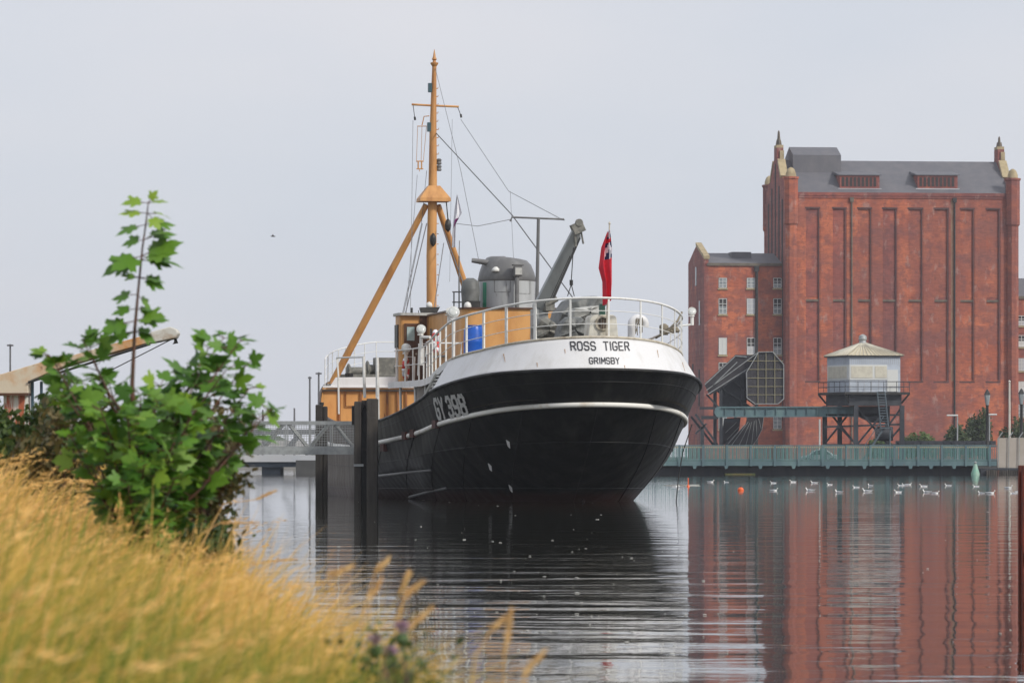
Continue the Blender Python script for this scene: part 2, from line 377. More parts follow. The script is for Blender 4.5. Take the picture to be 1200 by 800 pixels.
M['weep'] = mat('rust_weep', (.40, .24, .13), .8, (.55, .42, .30), 20, 4)
for x_, z0_, l_ in ((-2.3, 3.95, .22), (-.9, 4.05, .12), (.62, 3.62, .10), (1.7, 4.05, .2), (-1.6, 3.7, .12), (2.6, 3.75, .25)):
    def ob(x, z, off):
        s = .5; side = 1 if x >= 0 else -1
        for _ in range(8):
            b = 3.72+(3.22-3.72)*s; ph = math.asin(min(abs(x)/b, .999)); lo, hi = bul(0, ph, side).z, bul(1, ph, side).z; s = min(max((z-lo)/(hi-lo), .02), .98)
        return bul(s, ph, side, off=off)
    g = MB(); g.add([ob(x_-.012, z0_, .008), ob(x_+.012, z0_, .008), ob(x_+.004, z0_-l_, .008), ob(x_-.003, z0_-l_, .008)], [(0, 1, 2, 3)]); g.build('rust_weep', M['weep'], ship, solid=.003)
# upper deck and its white edge
def topline(u):
    if u <= 6: a = min(max((u-.5)/5.5, 0), 1); v = 3.22*math.sqrt(max(1-(1-a)**2, 0))
    else:
        m_ = min(max((u-6)/10, 0), 1); v = 3.22+(2.66-3.22)*m_*m_*(3-2*m_)
    return v, float(np.interp(u, LN['T'][7][0], LN['T'][7][1]))
us = [.52, .6, .8, 1.1, 1.5, 2, 2.6, 3.3, 4, 5, 6, 7, 8, 9.5, 11, 13, 15, 17, 19.6, 20.3]
dk = MB(); dk.grid([[Vector((-topline(u)[0]+.03, u, topline(u)[1]-.03)), Vector((topline(u)[0]-.03, u, topline(u)[1]-.03))] for u in us])
dk.build('upper_deck', M['deck'], ship, solid=.08)
for sd_ in (-1, 1):
    fr = [u for u in us if u >= 5.0]
    g = MB(); g.grid([[Vector((sd_*topline(u)[0], u, topline(u)[1]-.16-.0*(u > 11))) for u in fr], [Vector((sd_*topline(u)[0], u, topline(u)[1]+.03)) for u in fr]])
    g.build('deck_edge', M['white'], ship, solid=.03)
# main deck with its house beneath the upper deck
md_ = MB(); md_.grid([[Vector((-p.x*.90, p.y, min(p.z-.72, 9 if p.y < 12 else 1.25))), Vector((p.x*.90, p.y, min(p.z-.72, 9 if p.y < 12 else 1.25)))] for p in HL['N'][10:NQ+48]])
md_.build('main_deck', M['deck'], ship)
hs = MB(); hs.bb(-1.95, 1.95, 4.6, 19.6, .9, 3.44); hs.build('deck_house', M['dkgrey'], ship)
dn = MB(); 
# ladder inside the port opening
lad = MB(); a0 = SP(512, 437, 7.2); a1 = SP(492, 474, 9.6); a2 = SP(519, 437, 6.6); a3 = SP(506, 470, 8.6)
for p, q in ((a0, a1), (a2, a3)): lad.path([p, q], .05, 6)
for k in range(1, 9): lad.path([a0.lerp(a1, k/9), a2.lerp(a3, k/9)], .025, 6)
lad.build('companion_ladder', M['whitepole'], ship)
for u in (6.2, 7.6, 9.5, 12.5, 15.5, 18.5):
    v, z = topline(u)
    for q in (-1, 1): MB().path([(q*(v-.12), u, 1.3), (q*(v-.08), u, z-.1)], .04, 6).build('deck_pillar', M['whitepole'], ship)

# whaleback
wk = [p for p in HL['N'] if p.y >= 30.3]
wd = MB(); wd.grid([[Vector((-p.x+.02, p.y, p.z+.02)), Vector((p.x-.02, p.y, p.z+.02))] for p in wk]); wd.build('whaleback_deck', M['deck'], ship, solid=.05)
bh = MB(); vb = np.interp(30.4, [p.y for p in HL['N']], [p.x for p in HL['N']])
vm = np.interp(30.4, [p.y for p in HL['S']], [p.x for p in HL['S']])
bh.prism([(-vb+.03, 30.45, 3.5), (vb-.03, 30.45, 3.5), (vm-.06, 30.45, 1.0), (-vm+.06, 30.45, 1.0)], (0, .06, 0))
bh.build('whaleback_bulkhead', M['buff'], ship)
ri = MB()
for px in (398, 423, 454, 466, 476): q = SP(px, 470, 30.4); ri.bb(q.x-.03, q.x+.03, 30.37, 30.44, 1.2, 3.45)
q0 = SP(405, 457, 30.4); q1 = SP(415, 476, 30.4); ri.path([(q0.x, 30.4, q0.z), (q0.x, 30.4, q1.z), (q1.x, 30.4, q1.z)], .025, 4)
ri.build('bulkhead_stiffener', mat('rusty_buff', (.30, .12, .035), .6, (.14, .06, .03), 4, 6, .45, .65), ship)
cm = MB(); a = SP(391, 445, 30.2); cm.prism([(-vb+.25, 30.25, 3.52), (vb-.25, 30.25, 3.52), (vb-.45, 30.25, 3.90), (-vb+.45, 30.25, 3.84)], (0, .04, 0)); cm.prism([(-vb+.02, 30.22, 3.50), (vb-.02, 30.22, 3.50), (vb-.02, 30.22, 3.56), (-vb+.02, 30.22, 3.56)], (0, .05, 0))
cm.build('whaleback_coaming', M['white'], ship, bevel=.008)
# side plating that sweeps down from the whaleback to the main rail, buff inside
for sd_ in (-1, 1):
    k = MB(); pr = [p for p in HL['N'] if 24.8 <= p.y <= 30.6]
    k.grid([[Vector((sd_*(p.x-.05), p.y, p.z-.05)) for p in pr], [Vector((sd_*(p.x-.08), p.y, 1.2)) for p in pr]]); k.build('bulwark_inner', M['buff'], ship)
# winch gear on the whaleback
wn = MB()
for px, py, rr, h in ((418, 437, .26, .35), (440, 436, .30, .5), (452, 437, .35, .6)):
    q = SP(px, py, 32.5); Mx = Matrix.Rotation(R(90), 3, 'Y'); wn.lathe([(rr*.6, -.35), (rr, -.3), (rr, -.25), (rr*.55, -.2), (rr*.55, .2), (rr, .25), (rr, .3), (rr*.6, .35)], (q.x, 32.5, 3.95+h*.4), 14, 1, Mx)
q = SP(432, 440, 32.4); wn.bb(q.x-1.0, q.x+1.3, 32.0, 33.0, 3.6, 3.98); wn.bb(q.x+.2, q.x+.9, 32.2, 32.8, 3.9, 4.55)
wn.build('anchor_windlass', M['winch'], ship, bevel=.02)
q = SP(409, 433, 31.5); MB().lathe([(.10, 3.6), (.10, 3.85), (.14, 3.9), (.14, 4.0)], (q.x, 31.5, 0), 12).build('bollard', M['black'], ship)
# white gantry posts by the port rail
gp = MB(); t0 = SP(395, 418.5, 27.5); t1 = SP(427, 418, 25.0)
for px, top, bot, u in ((427, 418, 466, 19.5), (443, 419, 497, 14.2)):
    a = SP(px-1, top, u); b = SP(px+.5, bot, u); MB().path([b, a], .045, 6).build('boarding_post', M['whitepole'], ship)
gp.path([SP(427, 418.2, 19.5), SP(395, 419, 25.2), SP(396.5, 440, 25.2), SP(397, 485, 25.2)], .03, 6)
MB().path([SP(441, 420, 14.6), SP(441, 466, 14.6)], .02, 6).build('boarding_post', M['whitepole'], ship)
gp.build('boarding_rail', M['whitepole'], ship)

# casing, wheelhouse
cs = MB(); CZ = 5.50
def rrect(v0, v1, u0, u1, r, z):
    pts = []
    for cx, cy, a0 in ((v1-r, u0+r, -90), (v1-r, u1-r, 0), (v0+r, u1-r, 90), (v0+r, u0+r, 180)):
        for k in range(7): t = R(a0+15*k); pts.append(Vector((cx+r*math.cos(t), cy+r*math.sin(t), z)))
    return pts
def rprism(mb, v0, v1, u0, u1, r, z0, z1, m=0):
    mb.prism(rrect(v0, v1, u0, u1, r, z0), (0, 0, z1-z0), m)
rprism(cs, -1.68, 1.55, 12.3, 19.0, .35, 3.35, CZ); cs.build('casing', M['buff'], ship, smooth=2)
rf = MB(); rprism(rf, -1.74, 1.61, 12.24, 19.0, .36, CZ, CZ+.045); rf.build('casing_roof', M['brown'], ship)
whb = MB(); rprism(whb, -2.52, 2.5, 19.0, 20.0, .12, 3.46, 5.52); whb.build('wheelhouse', M['buff'], ship, smooth=2)
r2 = MB(); rprism(r2, -2.58, 2.6, 18.85, 20.12, .12, 5.52, 5.60); r2.build('wheelhouse_roof', M['canvas'], ship)
d0 = SP(473.5, 446, 18.98); d1 = SP(491, 379, 18.98); dr = MB(); dr.bb(d0.x, d1.x, 18.94, 18.99, 3.5, d1.z); door = dr.build('door', M['brown'], ship, bevel=.01)
g0 = SP(477, 399, 18.9); g1 = SP(486, 383, 18.9); gl = MB(); gl.bb(g0.x, g1.x, 18.915, 18.938, g0.z, g1.z); gl.build('window', M['glass'], door, bevel=.01)
dh = MB(); dh.lathe([(.03, 0), (.03, .08)], (d1.x-.1, 18.93, 4.35), 8, 1, Matrix.Rotation(R(90), 3, 'X')); dh.build('handle', M['cream'], door)
# darker varnished panel beside the door, white wing screen, side window
pn = MB(); pn.bb(SP(491, 400, 18.98).x+.02, SP(500, 400, 18.98).x, 18.96, 18.995, 3.5, 5.5); pn.build('varnished_panel', M['brown'], ship)
sc_ = MB(); a = SP(462, 448, 19.6); b = SP(470, 400, 19.6); sc_.prism([(a.x, 19.3, a.z), (a.x+.02, 19.3, 4.3), (a.x+.12, 19.3, 5.5), (a.x+.2, 19.3, 5.5), (b.x+.0, 19.3, a.z)], (0, .06, 0)); sc_.build('wing_screen', M['white'], ship)
sw = MB(); sw.bb(-2.56, -2.50, 19.25, 19.85, 4.55, 5.25); sw.build('side_window', M['black'], ship)
# pipes and rails against the casing side
pc = MB()
pc.path([SP(508, 418, 17), SP(522, 417, 15)], .035, 6); pc.path([SP(505, 385, 18), SP(505, 440, 18)], .03, 6); pc.build('casing_pipe', M['dkgrey'], ship)
# stanchion lamps (ball floodlights on white posts)
def ball_lamp(px, py, u, rad, base_py, name='floodlight'):
    c = SP(px, py, u)
    lamp = MB(); Mx = Matrix.Rotation(R(65), 3, 'X')
    lamp.lathe([(.02, -rad), (rad*.6, -rad*.85), (rad*.95, -rad*.3), (rad, .05), (rad*.97, rad*.25)], c, 16, 1, Mx)
    o = lamp.build(name, M['lamp'], ship, smooth=True)
    ls = MB(); ls.lathe([(rad*.92, rad*.2), (rad*.9, rad*.32), (rad*.4, rad*.42), (.01, rad*.45)], c, 16, 1, Mx); ls.build('lens', M['lens'], o, smooth=True)
    st = MB(); b = Vector((c.x, c.y, ZU(base_py, u, c.x)))
    st.path([b, Vector((c.x, c.y, c.z-rad*.9))], .05, 8); st.path([(c.x-.02, c.y, c.z-rad*1.2), (c.x-.02, c.y, c.z-rad*.9)], .09, 8)
    st.build('bracket', M['whitepole'], o)
ball_lamp(531.5, 366, 9.5, .17, 424); ball_lamp(526, 365, 9.8, .09, 380)
ball_lamp(493.5, 386, 12.5, .14, 428); ball_lamp(475.8, 408, 17.5, .145, 446)
ball_lamp(811, 365, 5.2, .115, 381)
q = SP(811, 380, 5.2); MB().path([q, q+Vector((-.35, 0, -.05))], .03, 6).build('lamp_arm', M['whitepole'], ship)
# white benches / grab frames on the port side deck
fm = MB()
for (xa, xb, yt, ybm, u) in ((499, 541, 402, 418, 11), (490, 512, 403, 440, 14.5), (475, 486, 418, 446, 17)):
    fm = MB(); fm.path([SP(xa, ybm, u), SP(xa+1, yt, u), SP(xb, yt, u), SP(xb-1, ybm, u)], .028, 6); fm.build('grab_frame', M['whitepole'], ship)
fm = MB(); fm.path([SP(493, 395, 12.5), SP(504, 395, 12.2)], .05, 6)
fm.build('lamp_arm', M['whitepole'], ship)

# railing round the upper deck
def rail_pt(ph, side, h):
    q = bul(1, ph, side); return q+Vector((0, 0, h))
path = []
for k in range(-60, 61):
    path.append((abs(k)/60*PM, 1 if k >= 0 else -1))
RH = 1.04
def rail_loop(h):
    pts = [rail_pt(ph, s, h) for ph, s in path]
    left = [Vector((-topline(u)[0], u, topline(u)[1]+h)) for u in (7, 8, 9.5, 11)]
    right = [Vector((topline(u)[0], u, topline(u)[1]+h)) for u in (7, 8, 9.5, 11)]
    return left[::-1]+pts+right
rl = MB()
rl.path(rail_loop(RH), .032, 6)
ri_ = MB(); ri_.path(rail_loop(.36), .011, 5); ri_.path(rail_loop(.7), .011, 5)
rails = rl.build('railing', M['whitepole'], ship, smooth=True)
ri_.build('mid_rail', M['whitepole'], rails, smooth=True)
# stanchions by arc length
lp = rail_loop(0); acc = [0]
for i in range(1, len(lp)): acc.append(acc[-1]+(lp[i]-lp[i-1]).length)
def at_arc(s):
    i = int(np.searchsorted(acc, s)); i = min(max(i, 1), len(lp)-1); t = (s-acc[i-1])/(acc[i]-acc[i-1]); return lp[i-1].lerp(lp[i], t)
s0 = .05
while s0 < acc[-1]:
    b = at_arc(s0); w_ = .035 if b.x < -1.4 else .022
    tdir = (at_arc(min(s0+.1, acc[-1]))-at_arc(max(s0-.1, 0))).normalized()
    sm = MB(); sm.box(b+Vector((0, 0, RH/2)), (w_*2.2, w_*1.2, RH), math.atan2(tdir.y, tdir.x)); sm.build('stanchion', M['whitepole'], rails)
    s0 += 1.02
# lower side-deck rail (forward run to the wheelhouse wing)
fr = [11, 13, 15, 17, 19.2]
fl = MB()
for h in (.97, .5): fl.path([Vector((-topline(u)[0], u, topline(u)[1]+h)) for u in fr], .02 if h > .9 else .013, 6)
side_r = fl.build('side_railing', M['whitepole'], ship)
for u in (12.2, 13.8, 15.4, 17, 18.6):
    v, z = topline(u); MB().path([(-v, u, z), (-v, u, z+.97)], .022, 6).build('stanchion', M['whitepole'], side_r)
# whaleback railing
wr_pts = [p for p in HL['N'] if 30.3 <= p.y <= 38.6]
def wloop(h): return [Vector((-p.x+.12, p.y, p.z+.05+h*(1-.0*p.y))) for p in wr_pts]+[Vector((p.x-.12, p.y, p.z+.05+h)) for p in wr_pts[::-1]]
wl = MB(); wl.path(wloop(.98), .022, 6)
for h in (.33, .65): wl.path(wloop(h), .01, 5)
wrail = wl.build('whaleback_railing', M['whitepole'], ship)
ww = wloop(0)
for i in range(0, len(ww), 2): MB().path([ww[i], ww[i]+Vector((0, 0, .98))], .018, 5).build('stanchion', M['whitepole'], wrail)

# funnel
fc = SP(594, 340, 14.5); fb = MB()
FR = .83
fb.lathe([(FR, CZ+.04), (FR, 6.38)], (fc.x, 14.5, 0), 32, 1.25); fun = fb.build('funnel', M['funnel'], ship, smooth=2)
cow = MB(); rws = []
for t, sx, dz in ((0, 1.0, 0), (.12, 1.03, .05), (.3, .97, .28), (.55, .86, .52), (.78, .72, .66), (.92, .60, .69), (1, .1, .70)):
    rws.append([Vector((fc.x+FR*sx*math.cos(a_)-.12*t*0, 14.5+FR*1.25*sx*math.sin(a_), 6.38+dz-.06*math.cos(a_)*t)) for a_ in (2*math.pi*k/32 for k in range(33))])
cow.grid(rws); cow.build('cowl', M['dkgrey'], fun, smooth=True)
pp = MB(); a = SP(573, 308, 14.2); b = SP(553, 305, 14.2); pp.path([a, b+Vector((.0, 0, 0))], [.09, .07], 10); pp.build('exhaust_pipe', M['dkgrey'], fun, smooth=2)
gs = MB(); 
gs.grid([[Vector((fc.x+(FR+.004)*math.cos(a_), 14.5+(FR+.004)*1.25*math.sin(a_), z)) for a_ in [R(200+4*k) for k in range(4)]] for z in (CZ+.06, 6.34)]); gs.build('green_stripe', M['green'], fun, smooth=True)
pnl = MB()
for (x0, y0, x1, y1) in ((580, 326, 597, 342), (607, 328, 622, 344)):
    for s_, t_ in (((x0, y0), (x1, y0)), ((x1, y0), (x1, y1)), ((x1, y1), (x0, y1)), ((x0, y1), (x0, y0))):
        def onf(px, py):
            q = SP(px, py, 13.6); c_ = max(min((q.x-fc.x)/FR, 1), -1); return Vector((q.x, 14.5-FR*1.25*math.sqrt(1-c_*c_)-.004, q.z))
        pnl.path([onf(*s_), onf((s_[0]+t_[0])/2, (s_[1]+t_[1])/2), onf(*t_)], .008, 4)
    pnl.build('panel_seam', M['dkgrey'], fun); pnl = MB()
fl_ = MB(); a = SP(607, 318, 13.3); fl_.box(a, (.26, .2, .3), 0, 0); fl_.box(a+Vector((0, 0, .19)), (.34, .26, .05)); fo = fl_.build('deck_lamp', M['dkgrey'], ship, bevel=.03)
MB().bb(a.x-.10, a.x+.10, a.y-.13, a.y-.10, a.z-.1, a.z+.1).build('lens', M['canvas'], fo)
MB().path([(a.x-.03, a.y, CZ-.3), (a.x-.03, a.y, a.z-.1)], .065, 8).build('lamp_post', M['dkgrey'], ship)
for px, py in ((581, 315), (597, 317)):
    q = SP(px, py, 13.7); MB().lathe([(.13, -.08), (.11, 0), (.04, .06)], q, 10).build('cowl_lamp', M['lamp'], fun, smooth=True)
# covered searchlight forward of the funnel, platform frame and dark box
q = SP(552, 345, 14.0); sl = MB(); sl.lathe([(.05, -.42), (.22, -.40), (.26, -.2), (.28, .1), (.25, .36), (.10, .46)], (q.x-.02, 14, q.z+.02), 16); o = sl.build('covered_searchlight', M['tarp'], ship, smooth=True)
dbx = MB(); a = SP(543, 364, 14); b = SP(561, 353, 14); dbx.bb(a.x, b.x, 13.7, 14.3, CZ+.04, b.z); dbx.build('searchlight_base', M['black'], ship)
dom = MB(); a = SP(548, 361, 13.4); dom.lathe([(.11, 0), (.11, .1), (.08, .17), (.02, .2)], (a.x, 13.4, CZ+.045), 12); dom.build('roof_vent', M['lamp'], ship, smooth=True)
af = MB()
for px in (532, 538): af.path([SP(px, 364, 14.5), SP(px, 342 if px == 532 else 300, 14.5)], .022, 5)
af.path([SP(538, 300, 14.5), SP(538.5, 282, 14.5)], .012, 5)
for py in (342, 354): af.path([SP(530, py, 14.5), SP(543, py, 14.5)], .02, 5)
af.build('aerial_frame', M['dkgrey'], ship)
rd = MB(); a = SP(495, 371, 19.3); b = SP(512, 366, 19.3); rd.prism([(a.x, 19.3, 5.61), (b.x, 19.3, 5.61), (b.x+.1, 19.3, 5.8), (a.x-.05, 19.3, 5.78)], (0, .35, 0)); rd.build('roof_box', M['black'], ship)
a = SP(503, 366, 19.5); MB().lathe([(.09, 5.78), (.1, 5.86), (.07, 5.93), (.01, 5.96)], (a.x, 19.5, 0), 12).build('white_dome', M['lamp'], ship, smooth=True)
a = SP(482.5, 366, 19.7); MB().path([(a.x, 19.7, 5.6), (a.x, 19.7, ZU(361, 19.7))], .035, 6).build('roof_pipe', M['black'], ship)
for px in (490.5,): a = SP(px, 366, 19.7); MB().path([(a.x, 19.7, 5.6), (a.x, 19.7, ZU(364, 19.7))], .012, 5).build('whip_aerial', M['black'], ship)

# T mast and deck crane
a = SP(629, 362, 9.0); b = SP(631, 255, 9.0); tm = MB(); tm.path([(a.x, 9, 3.6), a, b], [.055, .055, .045], 8); tmo = tm.build('aerial_post', M['dkgrey'], ship)
x0 = SP(600, 254.5, 9); x1 = SP(661, 257, 9); MB().path([x0+Vector((-.05, 0, -.12)), x0, x1, x1+Vector((.0, 0, -.03))], .03, 6).build('aerial_crossbar', M['dkgrey'], tmo)
cp = MB(); a = SP(625, 392, 8.4); b = SP(641, 362, 8.4); cp.bb(a.x, b.x, 8.2, 8.9, 3.5, b.z); cp.lathe([(.2, b.z), (.2, b.z+.14), (.14, b.z+.2)], ((a.x+b.x)/2, 8.5, 0), 12)
crn = cp.build('crane_pedestal', M['grey'], ship, bevel=.02)
p0 = SP(633, 359, 8.3); p1 = SP(677, 268, 6.9); d = (p1-p0).normalized(); sidev = Vector((0, 0, 1)).cross(d).normalized(); upv = d.cross(sidev).normalized()
def beam(mb, p0, p1, w0, h0, w1, h1, m=0):
    d = (p1-p0).normalized(); s_ = d.cross(Vector((0, 1, 0))).normalized(); u_ = s_.cross(d).normalized()
    vs = []
    for p, ww_, hh in ((p0, w0, h0), (p1, w1, h1)):
        for i, j in ((-1, -1), (1, -1), (1, 1), (-1, 1)): vs.append(p+s_*ww_/2*i+u_*hh/2*j)
    mb.add(vs, [(3, 2, 1, 0), (4, 5, 6, 7), (0, 1, 5, 4), (1, 2, 6, 5), (2, 3, 7, 6), (3, 0, 4, 7)], m)
bm_ = MB(); beam(bm_, p0, p1, .36, .3, .24, .24); bo = bm_.build('crane_boom', M['grey'], crn, bevel=.02)
bm_ = MB(); beam(bm_, p0+Vector((.19, .02, -.09)), p0.lerp(p1, .93)+Vector((.12, .02, -.06)), .12, .24, .1, .2); bm_.build('boom_underside', M['dkgrey'], crn, bevel=.01)  # darker beam along the underside of the boom
hd = MB(); hd.box(p1+Vector((.0, 0, .02)), (.34, .26, .3), 0, 0, Matrix.Rotation(R(-25), 3, 'Y')); hd.lathe([(.11, -.05), (.11, .05)], p1+Vector((.02, -.1, .16)), 14, 1, Matrix.Rotation(R(90), 3, 'X')); hd.path([p1+Vector((.1, 0, -.1)), p1+Vector((.16, 0, -.42))], .03, 6); hd.path([p1+Vector((-.08, 0, -.12)), p1+Vector((-.06, 0, -.5))], .04, 6)
hd.build('boom_head', M['winch'], crn, bevel=.01)
hk = MB(); h0 = SP(672, 290, 7.0); h1 = SP(669.5, 328, 7.0); hk.path([h0, h1], .014, 5); hk.path([h1, h1+Vector((0, 0, -.15))], .05, 8)
hk.path([h1+Vector((0, 0, -.12)), SP(665, 347, 7)], .014, 5); hk.path([h1+Vector((0, 0, -.12)), SP(673, 347, 7)], .014, 5); hk.path([SP(645, 350, 7.6), SP(668, 300, 7)], .01, 5)
hk.build('hoist_wire', M['black'], crn)
el = MB(); a = SP(640, 358, 8.2); el.box(a+Vector((.05, 0, -.02)), (.3, .3, .28), .3); el.lathe([(.09, -.2), (.09, .2)], a+Vector((.12, -.1, .1)), 10, 1, Matrix.Rotation(R(60), 3, 'Y')); el.build('slew_motor', M['winch'], crn, bevel=.02)

# skylight box with porthole at the taffrail, cowl vent
a = SP(688.5, 396, 1.3); b = SP(724, 369, 1.3)
vb_ = MB(); pts = [(a.x, 1.2, a.z-.05), (b.x, 1.2, a.z-.05)]
r_ = .12
for cx, a0 in ((b.x-.05-r_, 0), (a.x+.05+r_, 90)):
    for k in range(7): t = R(a0+15*k); pts.append((cx+r_*math.cos(t), 1.2, b.z-r_+r_*math.sin(t)))
vb_.prism(pts, (0, .7, 0)); M['cream2'] = mat('cream_white', (.66, .64, .56), .5, (.45, .40, .30), 3, 6, .5, .7, vstretch=3)
vbo = vb_.build('stern_locker', M['cream2'], ship, bevel=.015)
c = SP(706, 378.5, 1.2); po = MB(); Mx = Matrix.Rotation(R(90), 3, 'X')
po.lathe([(.20, 0), (.20, .05), (.15, .06), (.15, .0)], c, 24, 1, Mx); po.build('porthole_rim', M['cream'], vbo, smooth=2)
MB().lathe([(.15, .0), (.15, .012)], c, 24, 1, Mx).build('porthole_glass', mat('dirty_porthole', (.12, .10, .08), .3, (.28, .25, .2), 9, 4), vbo)
gb = MB()
for k in (-.07, 0, .07): gb.path([c+Vector((k, -.03, -.14)), c+Vector((k, -.03, .14))], .008, 4)
gb.build('porthole_guard', M['brown'], vbo)
cv = MB(); bx = SP(740, 396, 3.2); cz0 = ZU(379.5, 3.2)
arc = [Vector((bx.x, 3.2, 3.9)), Vector((bx.x, 3.2, cz0-.1))]+[Vector((bx.x+.19-.19*math.cos(t), 3.2, cz0+.17*math.sin(t))) for t in (R(k*22) for k in range(0, 10))]
cv.path(arc, .105, 14, ref0=(0, 1, 0)); cv.build('swan_neck_vent', M['white'], ship, smooth=2)
kn = MB()
for k in range(7): kn.path([SP(748+random.uniform(-3, 5), 372+random.uniform(0, 4), 2.9), SP(750+random.uniform(-6, 4), 392+random.uniform(-4, 2), 2.9)], .012, 4)
for k in range(5): q = SP(787+random.uniform(-4, 8), 388+random.uniform(-3, 3), 4.3); kn.lathe([(.1, -.05), (.14, 0), (.1, .06)], q, 9)
kn.build('rope_coil', M['rope'], ship)
c3 = SP(778, 386, 4.2); lz = MB(); lz.lathe([(.12, -.15), (.13, .1), (.05, .16)], c3, 12); lz.path([SP(768, 396, 4), SP(782, 388, 4), SP(794, 376, 4.6), SP(799, 366, 5)], .035, 6); lz.build('mooring_rope', M['rope'], ship, smooth=True)
# fairleads on the hull side, white patch marks
# lettering --------------------------------------------------------
GL = {
 'R': [[(0, 0), (0, 1), (.72, 1), (.9, .88), (.9, .62), (.72, .5), (0, .5)], [(.5, .5), (.92, 0)]],
 'O': [[(.18, 0), (0, .2), (0, .8), (.18, 1), (.72, 1), (.9, .8), (.9, .2), (.72, 0), (.18, 0)]],
 'S': [[(.9, .82), (.72, 1), (.18, 1), (0, .84), (0, .64), (.18, .52), (.72, .48), (.9, .36), (.9, .16), (.72, 0), (.18, 0), (0, .18)]],
 'T': [[(0, 1), (.95, 1)], [(.475, 1), (.475, 0)]],
 'I': [[(.1, 0), (.1, 1)]],
 'G': [[(.9, .8), (.72, 1), (.18, 1), (0, .8), (0, .2), (.18, 0), (.72, 0), (.9, .2), (.9, .46), (.5, .46)]],
 'E': [[(.85, 0), (0, 0), (0, 1), (.85, 1)], [(0, .5), (.7, .5)]],
 'M': [[(0, 0), (0, 1), (.48, .35), (.96, 1), (.96, 0)]],
 'B': [[(0, 0), (0, 1), (.68, 1), (.86, .88), (.86, .62), (.68, .51), (0, .51)], [(.68, .51), (.9, .38), (.9, .14), (.7, 0), (0, 0)]],
 'Y': [[(0, 1), (.46, .5), (.92, 1)], [(.46, .5), (.46, 0)]],
 '3': [[(0, .84), (.18, 1), (.68, 1), (.86, .86), (.86, .62), (.68, .52), (.34, .52)], [(.68, .52), (.9, .38), (.9, .14), (.7, 0), (.18, 0), (0, .16)]],
 '9': [[(.0, .14), (.2, 0), (.7, 0), (.9, .2), (.9, .82), (.72, 1), (.18, 1), (0, .84), (0, .6), (.18, .46), (.9, .46)]],
 '8': [[(.18, .52), (0, .66), (0, .86), (.18, 1), (.72, 1), (.9, .86), (.9, .66), (.72, .52), (.18, .52), (0, .38), (0, .14), (.18, 0), (.72, 0), (.9, .14), (.9, .38), (.72, .52)]],
}
def glyphs(text, h, wd, gap, space, sw):
    """stroke outlines as short quads in a flat (x, z) frame, centred on x"""
    quads = []; x = 0
    for ch in text:
        if ch == ' ': x += space; continue
        gw = wd*(.25 if ch == 'I' else 1)
        for st in GL[ch]:
            pts = [(x+px_*wd, pz*h) for px_, pz in st]
            for (ax, az), (bx_, bz) in zip(pts, pts[1:]):
                l = math.hypot(bx_-ax, bz-az); dx, dz = (bx_-ax)/l, (bz-az)/l; n = max(1, int(l/.06)); ex = sw*.42
                for k in range(n):
                    t0, t1 = k/n*l-(ex if k == 0 else 0), (k+1)/n*l+(ex if k == n-1 else 0)
                    quads.append([(ax+dx*t0-dz*sw/2, az+dz*t0+dx*sw/2), (ax+dx*t1-dz*sw/2, az+dz*t1+dx*sw/2), (ax+dx*t1+dz*sw/2, az+dz*t1-dx*sw/2), (ax+dx*t0+dz*sw/2, az+dz*t0-dx*sw/2)])
        x += gw+gap
    x -= gap
    x = wd if len(text) == 1 and text != 'I' else (wd*.25 if text == 'I' else x)
    return [[(a-x/2, b) for a, b in q] for q in quads], x
def on_bulwark(x, z, off=.012):
    s = .5; side = 1 if x >= 0 else -1
    for _ in range(8):
        b = 3.72+(3.22-3.72)*s; ph = math.asin(min(abs(x)/b, .999)); q = bul(s, ph, side)
        lo, hi = bul(0, ph, side).z, bul(1, ph, side).z; s = (z-lo)/(hi-lo)
    return bul(s, ph, side, off=off)
def lettering(text, cx, z0, h, wd, gap, space, sw, mapf, m, name, lift_off=.012):
    _, wtot = glyphs(text, h, wd, gap, space, sw); x = -wtot/2
    for ch in text:
        if ch == ' ': x += space; continue
        quads, gw = glyphs(ch, h, wd, 0, 0, sw); gw = wd*(.25 if ch == 'I' else 1); g = MB()
        for i, q in enumerate(quads):
            g.add([mapf(cx+x+gw_+a, z0+b, lift_off+.0012*(i % 5)) for gw_ in (wd/2 if ch != 'I' else wd*.125,) for a, b in q], [(0, 1, 2, 3)])
        g.build('letter' if ch.isalpha() else 'numeral', m, ship, solid=.004)['label'] = 'painted character '+ch+' of '+text
        x += gw+gap
lettering('ROSS TIGER', SP(706, 404, 0.1).x+.02, ZU(410, .3), .215, .125, .045, .17, .030, on_bulwark, M['ink'], 'ship_name')
lettering('GRIMSBY', SP(709, 421, 0.1).x, ZU(426, .2), .155, .096, .034, .1, .023, on_bulwark, M['ink'], 'home_port')
